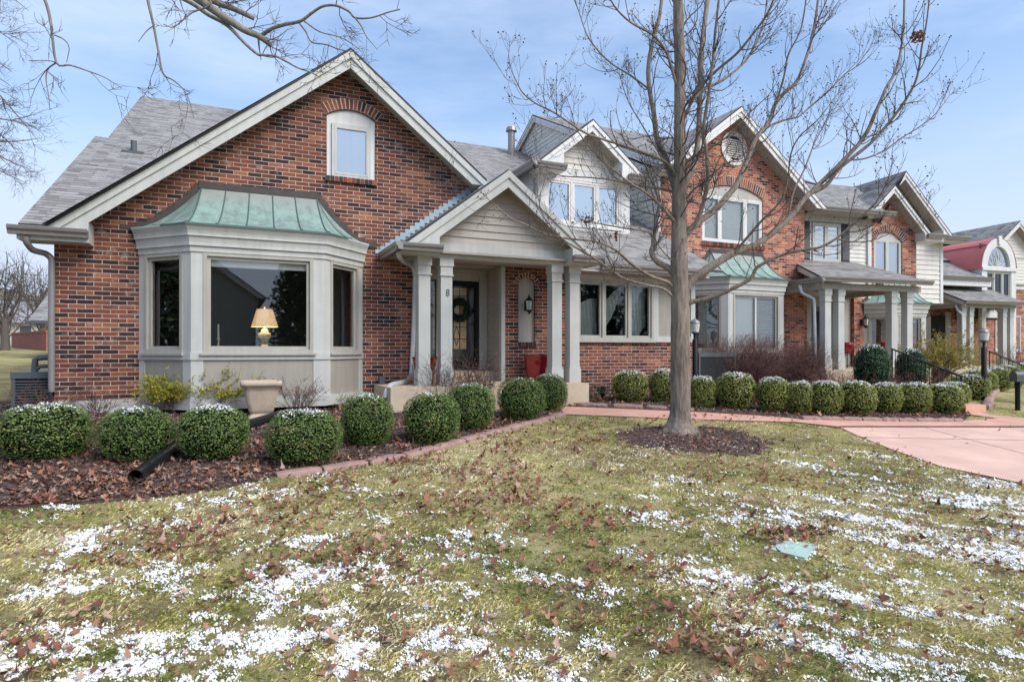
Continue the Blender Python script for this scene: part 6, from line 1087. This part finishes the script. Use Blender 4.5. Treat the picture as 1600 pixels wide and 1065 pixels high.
for k_ in range(4):
    a, b, d_ = q[k_ - 1], q[k_], q[(k_ + 1) % 4]; LB += [b.lerp(a, .16), b.lerp((a + d_) / 2, .05), b.lerp(d_, .16)]
mb.prism([Vector((v.x, v.y, cc.z + .014)) for v in LB], (0, 0, -.05)); mb.prism([Vector((cc.x + (v.x - cc.x) * .22, cc.y + (v.y - cc.y) * .12, cc.z + .018)) for v in LB], (0, 0, -.005)); tag(mb.build('utility_box_lid', M['lid']), 'pale green utility box lid set flush in the lawn', 'utility lid')
u_ = P(408, 640, 10.12); ub = float(gz(0, 10.12)); mb = MB(); mb.lathe((u_.x, 10.12, ub), [(r_ * .84, z_) for r_, z_ in [(.22, 0), (.22, .05), (.19, .06), (.18, .10), (.20, .11), (.215, .14), (.25, .26), (.285, .42), (.30, .47), (.325, .485), (.33, .50), (.35, .505), (.355, .56), (.335, .575), (.30, .575), (.285, .50)]], 32, 0, 0, True); tag(mb.build('garden_urn', M['urn']), 'square flared cast-stone urn standing before the bay window', 'urn')
mb = MB(); mb.box(-.75, 1.5, 10.95, 11.6, 1.02, 1.655); st = mb.build('window_seat', M['wood']); tag(st, 'dark window seat behind the bay glass, under the lamp', 'window seat')
lp = P(413.5, 530, 11.2); lx, ly, lz = lp.x, 11.2, 1.656; LT = empty('table_lamp', (lx, ly, lz), 'lit table lamp with pleated cream shade and painted jar base in the bay window', 'lamp')
mb = MB(); mb.lathe((lx, ly, lz), [(.075, 0), (.075, .02), (.05, .03), (.05, .05)], 20, 1); mb.lathe((lx, ly, lz + .05), [(.055, 0), (.075, .06), (.105, .15), (.098, .19), (.06, .205), (.055, .215)], 24); mb.lathe((lx, ly, lz + .265), [(.058, 0), (.056, .02), (.03, .05), (.008, .06), (.008, .10)], 16, 1); mb.build('lamp_base', [M['porcelain'], M['lampshade']], LT, True)
mb = MB(); nP = 40; rows = []
for z, rr_ in ((.345, .212), (.64, .125)):
    rows.append([(lx + rr_ * (1 + .012 * (k_ % 2)) * math.cos(2 * math.pi * k_ / nP), ly + rr_ * (1 + .012 * (k_ % 2)) * math.sin(2 * math.pi * k_ / nP), lz + z) for k_ in range(nP)])
mb.grid(rows, 0, False, True); mb.tube([(lx, ly, lz + .63), (lx, ly, lz + .68)], .012, 8, 0); mb.build('lamp_shade', M['lampshade'], LT, True)
pl_ = bpy.data.lights.new('lamp_bulb', 'POINT'); pl_.energy = 4; pl_.color = (1, .62, .3); pl_.shadow_soft_size = .05; po = bpy.data.objects.new('lamp_bulb', pl_); COL.objects.link(po); po.parent = LT; po.location = (0, 0, .42)
cs = P(341, 530, 11.15); mb = MB(); mb.lathe((cs.x, 11.15, 1.656), [(.05, 0), (.05, .012), (.012, .03), (.014, .12), (.03, .14), (.016, .15), (.016, .36), (.004, .38)], 12); tag(mb.build('candlestick', M['white']), 'white candle on a holder at the left of the bay window sill', 'candle')
def planter(x, y, z, r, h, label, stand=0):
    if stand:
        t = empty('planter_pot', (x, y, z), label, 'planter', 'red glazed planters'); mb = MB(); z0 = z + stand; mb.lathe((x, y, z0), [(r * .55, 0), (r * .8, h * .3), (r * .97, h * .75), (r, h), (r * .92, h), (r * .85, h * .8)], 28); mb.build('pot', M['red'], t, True); mb = MB()
        for k_ in range(4):
            a = math.pi / 4 + k_ * math.pi / 2; mb.tube([(x + r * .75 * math.cos(a), y + r * .75 * math.sin(a), z), (x + r * .72 * math.cos(a), y + r * .72 * math.sin(a), z0 + .05)], .012, 6)
        for zz_ in (.05, stand * .9): mb.tube([(x + r * .74 * math.cos(2 * math.pi * i / 16), y + r * .74 * math.sin(2 * math.pi * i / 16), z + zz_) for i in range(17)], .010, 5)
        mb.build('stand', M['iron'], t, True)
    else: mb = MB(); mb.lathe((x, y, z), [(r * .66, 0), (r * .7, .02), (r * .9, h * .75), (r * .95, h * .9), (r, h * .93), (r, h), (r * .9, h), (r * .85, h * .8)], 28); tag(mb.build('planter_pot', M['red']), label, 'planter', 'red glazed planters')
v = P(838, 575, 11.15); planter(v.x, 11.15, .99, .255, .53, 'red glazed planter beside the niche with the wall lantern'); v = P(664, 575, 11.05); planter(v.x, 11.05, .99, .23, .50, 'red glazed planter behind the left pair of porch posts')
for px_, yl, sc, lb in ((1323, -1.2, 1, 'red bowl planter on a black stand by the third porch door'), (1384, -1.35, 1, 'red bowl planter on a black stand half behind the large holly bush')):
    v = loc(px_, 540, yl, O3); w_ = O3 + EX * v.x + EY * v.y; planter(w_.x, w_.y, 1.10, .185, .33, lb, .42)
# wreath on the storm door
wc = P(718, 484, YD - .05); rg2 = np.random.default_rng(9); n = 2600; a = rg2.uniform(0, 2 * np.pi, n); rr_ = .19 + rg2.normal(0, .03, n); c = np.stack([wc.x + rr_ * np.cos(a), YD - .045 + rg2.normal(0, .022, n), wc.z + rr_ * np.sin(a)], 1); nn = rg2.normal(0, 1, (n, 3)) + [0, -1, 0]; nn /= np.linalg.norm(nn, axis=1, keepdims=True); V, F = quads(c, nn, .035, rg2, .25)
WR = tag(link('wreath', np_mesh('wreath', V, F, [M['wreath']])), 'dark evergreen wreath hanging on the glass entry door', 'wreath')
# condensers
def condenser(x0, x1, y0, y1, z0, z1, label, vert):
    t = empty('air_conditioner', ((x0 + x1) / 2, (y0 + y1) / 2, z0), label, 'air conditioner', 'outdoor condensers'); mb = MB(); e = .03; mb.box(x0 + e, x1 - e, y0 + e, y1 - e, z0, z1 - .05); mb.build('body', M['dark'], t, True); mb = MB(); mb.box(x0 - .01, x1 + .01, y0 - .01, y1 + .01, z1 - .10, z1); mb.box(x0, x1, y0, y1, z0, z0 + .06)
    for x in (x0, x1 - .05):
        for y in (y0, y1 - .05): mb.box(x, x + .05, y, y + .05, z0 + .06, z1 - .10)
    mb.build('casing', M['slate'], t, True); mb = MB()
    if vert:
        n = int((x1 - x0) / .03)
        for k_ in range(n): x = x0 + .05 + (x1 - x0 - .1) * k_ / n; mb.box(x, x + .008, y0 + .004, y0 + .02, z0 + .06, z1 - .1); y = y0 + .05 + (y1 - y0 - .1) * k_ / n; mb.box(x0 + .004, x0 + .02, y, y + .008, z0 + .06, z1 - .1)
    else:
        n = int((z1 - z0 - .16) / .045)
        for k_ in range(n): z = z0 + .07 + (z1 - z0 - .18) * k_ / n; mb.box(x0 + .05, x1 - .05, y0 - .004, y0 + .022, z, z + .02); mb.box(x0 - .004, x0 + .022, y0 + .05, y1 - .05, z, z + .02); mb.box(x1 - .022, x1 + .004, y0 + .05, y1 - .05, z, z + .02)
    mb.build('grille', M['slate'], t, True); return t
a, b = P(17, 600, 11.8), P(82, 600, 11.8); condenser(a.x, b.x, 11.8, 12.55, .61, P(48, 581, 11.8).z, 'slate condenser box standing left of the house corner', False)
a, b = P(1092, 600, 11.75), P(1150, 600, 11.75); condenser(a.x, b.x, 11.75, 12.5, .61, P(1120, 551, 11.75).z, 'dark grey condenser behind the boxwoods, below the second bay', True)
gp = lambda x, y, Y=12.0: P(x, y, Y); mb = MB(); mb.tube([gp(54, 592), gp(54, 575), gp(55, 562), gp(60, 559), gp(90, 558)], .045, 10); mb.tube([gp(57, 577), gp(63, 572), gp(90, 571)], .03, 8); mb.tube([gp(54, 590), gp(54, 581)], .07, 10); GM = empty('gas_meter', gp(60, 640), 'grey gas pipe loop with a yellow tag above the left condenser', 'gas pipe'); mb.build('pipe', M['slate'], GM, True); mb = MB(); v = gp(52, 589, 11.9); mb.box(v.x - .05, v.x + .05, 11.89, 11.9, v.z - .04, v.z + .05); mb.build('tag', M['yellow'], GM, True)
v = P(597, 610, 11.35); mb = MB(); mb.box(v.x - .05, v.x + .05, 11.33, 11.42, 1.0, 1.14); mb.tube([(v.x, 11.38, .5), (v.x, 11.38, 1.0)], .018, 8); tag(mb.build('outlet_box', M['slate']), 'grey outdoor outlet box on a short post by the brick wall', 'outlet box')
# ground lights
for px_, py_, lb in ((941, 624, 'small black ground spotlight before the low evergreen shrub'), (1026, 624, 'small black ground spotlight left of the tree trunk, between boxwoods'), (1122, 636, 'small black ground spotlight between two boxwoods right of the trunk')):
    g = G(px_, py_); mb = MB(); mb.tube([(g.x, g.y, g.z - .05), (g.x, g.y, g.z + .08)], .015, 6); mb.tube([(g.x - .02, g.y - .05, g.z + .10), (g.x + .02, g.y + .06, g.z + .20)], [.05, .075], 10); mb.tube([(g.x + .015, g.y + .05, g.z + .19), (g.x + .03, g.y + .08, g.z + .225)], [.095, .085], 10); tag(mb.build('ground_spotlight', M['black']), lb, 'spotlight', 'black ground spotlights')
# lamp posts
def lamp_post(px_, top, w_, label):
    c = W(px_, 548, w_); z0 = float(gz(c.x, c.y)); zt = EYE + (548 - top) / FPX * w_; t = empty('lamp_post', (c.x, c.y, z0), label, 'lamp post', 'black garden lamp posts'); mb = MB(); mb.lathe((c.x, c.y, z0), [(.055, -.05), (.055, zt - z0 - .45), (.035, zt - z0 - .44), (.035, zt - z0 - .30)], 10); mb.build('post', M['black'], t, True)
    mb = MB(); z = zt - .30; mb.lathe((c.x, c.y, z), [(.05, -.03), (.085, 0), (.085, .012), (.04, .014)], 6); mb.build('lantern_base', M['slate'], t, True); mb = MB(); mb.lathe((c.x, c.y, z), [(.11, .185), (.115, .20), (.07, .26), (.03, .275), (.012, .31)], 6); mb.build('lantern_cap', M['gutter'], t, True); mb = MB(); mb.lathe((c.x, c.y, z), [(.08, .014), (.105, .184)], 6); mb.build('lantern_glass', M['frost'], t, True)
lamp_post(1537.5, 512, 14.2, 'black garden lamp post rising out of the right boxwoods'); lamp_post(1086, 497, 13.0, 'black garden lamp post half hidden behind the tree trunk')
# railings
def railing(p0, p1, h, n, label):
    p0, p1 = Vector(p0), Vector(p1); t = empty('stair_railing', (p0.x, p0.y, p0.z - h), label, 'railing', 'black stair railings'); mb = MB(); mb.tube([p0, p1], .022, 8); mb.build('handrail', M['iron'], t, True); mb = MB(); mb.tube([p0 - Vector((0, 0, h - .12)), p1 - Vector((0, 0, h - .12))], .014, 6); mb.build('bottom_rail', M['iron'], t, True)
    for k_ in range(n + 1):
        q = p0.lerp(p1, k_ / n); mb = MB(); e_ = k_ in (0, n); mb.tube([q - Vector((0, 0, h if e_ else h - .12)), q], .022 if e_ else .009, 6); mb.build('post' if e_ else 'baluster', M['iron'], t, True)
railing(W(1394, 545, 16.0), W(1502, 588, 13.2), .85, 17, 'black stair railing sloping down from the third porch'); railing(W(1546, 549, 21.0), W(1604, 573, 17.5), .85, 9, 'black stair railing before the fourth porch')
g = G(1590, 641); mb = MB(); w_ = depth(g); MBX = empty('mailbox', g, 'black mailbox on a post in the small right lawn', 'mailbox'); mb.tube([g - Vector((0, 0, .1)), (g.x, g.y, EYE - 48 / FPX * w_)], .045, 8); mb.build('post', M['black'], MBX, True)
mb = MB(); z = EYE - 47 / FPX * w_; a = W(1583, 548, w_ - .1); dx = Vector((CA, -SA)); n_ = Vector((SA, CA)); sec = [(-.1, 0), (.1, 0), (.1, .12)] + [(.1 * math.cos(math.pi * i / 8), .12 + .09 * math.sin(math.pi * i / 8)) for i in range(1, 8)] + [(-.1, .12)]; mb.prism([Vector((a.x + n_.x * q, a.y + n_.y * q, z + h)) for q, h in sec], (dx.x * .5, dx.y * .5, 0)); mb.build('box', M['slate'], MBX, True)

# ------------------------------------------------------------------ background at the left, and what the windows mirror
hx = np.linspace(-260, 120, 60); rows = []
for kx, (dy, hgt) in enumerate(((0, 0), (14, 3.2), (40, 12), (90, 18))): rows.append([(x, 140 + dy, 2 + hgt + (2.2 * math.sin(x * .05) + 1.2 * math.sin(x * .17 + 1)) * (kx / 3)) for x in hx])
mb = MB(); mb.grid(rows, 0, True); tag(mb.build('hillside', M['wooded']), kind='structure')
NBH = empty('neighbour_house', W(75, 560, 30), 'cream and grey-roofed neighbouring house seen past the left corner', 'house'); q0 = W(58, 548, 30); u_ = FR(q0.x, q0.y, q0.x + 8, q0.y - .6); zg = float(gz(q0.x, q0.y)) - .3; mb = MB(); u_.box(mb, .75, 7, -8, 0, zg, 3.0); mb.build('wall', M['farhouse'], NBH, True)
mb = MB(); u_.box(mb, .72, .98, -.1, .1, zg, 2.95); mb.build('corner_post', M['trim'], NBH, True); roof(NBH, [[u_.p(-.2, .5, 3.05), u_.p(8, .5, 3.05), u_.p(8, -4, 5.6), u_.p(-.2, -4, 5.6)], [u_.p(-.2, -4, 5.6), u_.p(8, -4, 5.6), u_.p(8, -8.5, 3.05), u_.p(-.2, -8.5, 3.05)]], m='roof'); mb = MB(); u_.box(mb, -.3, 8, .5, .62, 2.92, 3.05); mb.build('gutter', M['slate'], NBH, True)
FHH = empty('far_house', W(40, 540, 62), 'pale low house far off behind a red brick garden wall', 'house'); q0 = W(-60, 540, 62); u_ = FR(q0.x, q0.y, q0.x + 10, q0.y - 2.5); z0 = float(gz(q0.x, q0.y)); mb = MB(); u_.box(mb, 0, 9.2, -7, 0, z0 - .5, z0 + 2.2); mb.build('wall', M['farhouse'], FHH, True); roof(FHH, [[u_.p(-.4, .4, z0 + 2.2), u_.p(9.6, .4, z0 + 2.2), u_.p(8.6, -3.5, z0 + 4.6), u_.p(-.4, -3.5, z0 + 4.6)]], m='farroof'); mb = MB()
for k_ in range(4): u_.box(mb, 1.2 + k_ * 2, 2.2 + k_ * 2, -.05, .03, z0 + .9, z0 + 1.9); mb.build('window', M['slate'], FHH, True); mb = MB()
q0, q1 = W(18, 548, 46), W(72, 548, 40); mb = MB(); FR(q0.x, q0.y, q1.x, q1.y).box(mb, 0, (Vector(q1) - Vector(q0)).to_2d().length, -.3, 0, 1.0, 1.6 + 27 / FPX * 43); FR(q0.x, q0.y, q1.x, q1.y).box(mb, -.05, (Vector(q1) - Vector(q0)).to_2d().length + .05, -.34, .04, 1.6 + 27 / FPX * 43, 1.6 + 30 / FPX * 43); tag(mb.build('garden_wall', M['farbrick']), 'low red brick garden wall across the far lawn', 'wall')
def bg_tree(px_, w_, top, half, seed, label, r_tr=.16, lvl=3):
    rg = np.random.default_rng(seed); b = W(px_, 548, w_); b.z = float(gz(b.x, b.y)); Ht = EYE + (548 - top) / FPX * w_ - b.z; R = half / FPX * w_; t = empty('bare_tree', b, label, 'tree'); b = A3(b); tk = [(smooth([b - [0, 0, .2], b + [0, 0, Ht * .12], b + [rg.normal(0, .2), 0, Ht * .3]], 3), np.linspace(r_tr * 1.5, r_tr, 7), 8)]; tw_ = []
    for k_ in range(16):
        a = rg.uniform(0, 6.28); q = rg.random() ** .5; d = np.array([math.cos(a) * R * q, math.sin(a) * R * q, Ht * rg.uniform(.35, .75)]); p0 = b + [0, 0, Ht * rg.uniform(.08, .3)]; grow(rg, p0, d, np.linalg.norm(d), r_tr * .26, tk, 0, .03, None, .06); m_ = tk[-1][0]
        for _ in range(9): i = rg.integers(len(m_) // 4, len(m_)); ax = unit(rg.normal(0, 1, 3) + [0, 0, .4]); grow(rg, m_[i], ax, Ht * rg.uniform(.12, .3), r_tr * .12, tw_, 1, .05, None, .12, (3, 5))
    V, F = tubes(tk); link('trunk', np_mesh('trunk', V, F, [M['twig']]), t, True); V, F = tubes(tw_); link('crown', np_mesh('crown', V, F, [M['twig']]), t, True)
bg_tree(8, 40, 385, 62, 31, 'spreading bare tree on the far lawn left of the house', .2); bg_tree(66, 58, 405, 60, 32, 'bare tree behind the cream neighbouring house', .25); bg_tree(-40, 60, 395, 80, 33, 'bare tree farther back at the left edge', .3)
# across the street behind the viewer: they stand in the bay window's reflection
RH = empty('grey_house', (-4.5, -15, 0), 'grey sided gabled house across the lawn, seen mirrored in the bay glass', 'house'); FRR = FR(1.2, -14, -10.5, -14); siding(RH, FRR, [(0, -.3), (11.7, -.3), (11.7, 3.6), (4.2, 7.6), (0, 4.6)], 'siding', 'trim2', .2)
roof(RH, [[(1.6, -13.5, 4.4), (-3.0, -13.5, 7.75), (-3.0, -24, 7.75), (1.6, -24, 4.4)], [(-3.0, -13.5, 7.75), (-11, -13.5, 3.3), (-11, -24, 3.3), (-3, -24, 7.75)]]); mb = MB(); mb.box(-10.5, 1.2, -24, -14.1, -.3, 3.6); mb.build('wall', M['trim2'], RH, True); rake(RH, FRR, -.4, 4.4, 4.2, 7.75, .45, 0, 'white'); rake(RH, FRR, 4.2, 7.75, 12.2, 3.3, .45, 0, 'white')
def conifer(x, y, h, r, seed, label):
    rg = np.random.default_rng(seed); t = empty('evergreen_tree', (x, y, -.2), label, 'tree', 'evergreens across the lawn'); mb = MB(); mb.tube([(x, y, -.3), (x, y, h * .9)], [.2, .03], 8); mb.build('trunk', M['bark'], t, True); n = 9000; z = h * (1 - rg.random(n) ** .6); z = np.clip(z, h * .05, h); a = rg.uniform(0, 6.28, n); q = r * (1 - z / h) ** .8 * (.45 + .55 * rg.random(n)) * (.8 + .35 * np.sin(a * 7 + z * 5)); c = np.stack([x + q * np.cos(a), y + q * np.sin(a), z - q * .25], 1); nn = rg.normal(0, .6, (n, 3)) + [0, 0, 1]; nn /= np.linalg.norm(nn, axis=1, keepdims=True); V, F = quads(c, nn, .16, rg, .5)
    link('crown', np_mesh('crown', V, F, [M['dark_leaf']], uvrand(rg.random(n))), t, True)
for k_, (x, y, h, r, lb) in enumerate(((3.2, -13, 8.5, 2.6, 'dark evergreen beside the grey house across the lawn, mirrored in the bay glass'), (22, -12, 9, 3.4, 'dark evergreen across the lawn, mirrored in the dining windows'), (27.5, -13, 8, 3.2, 'shorter dark evergreen across the lawn, right of the mirrored one'), (-14, 12.5, 8, 2.8, 'dark evergreen far to the left of the houses, outside the photo'))): conifer(x, y, h, r, 60 + k_, lb)
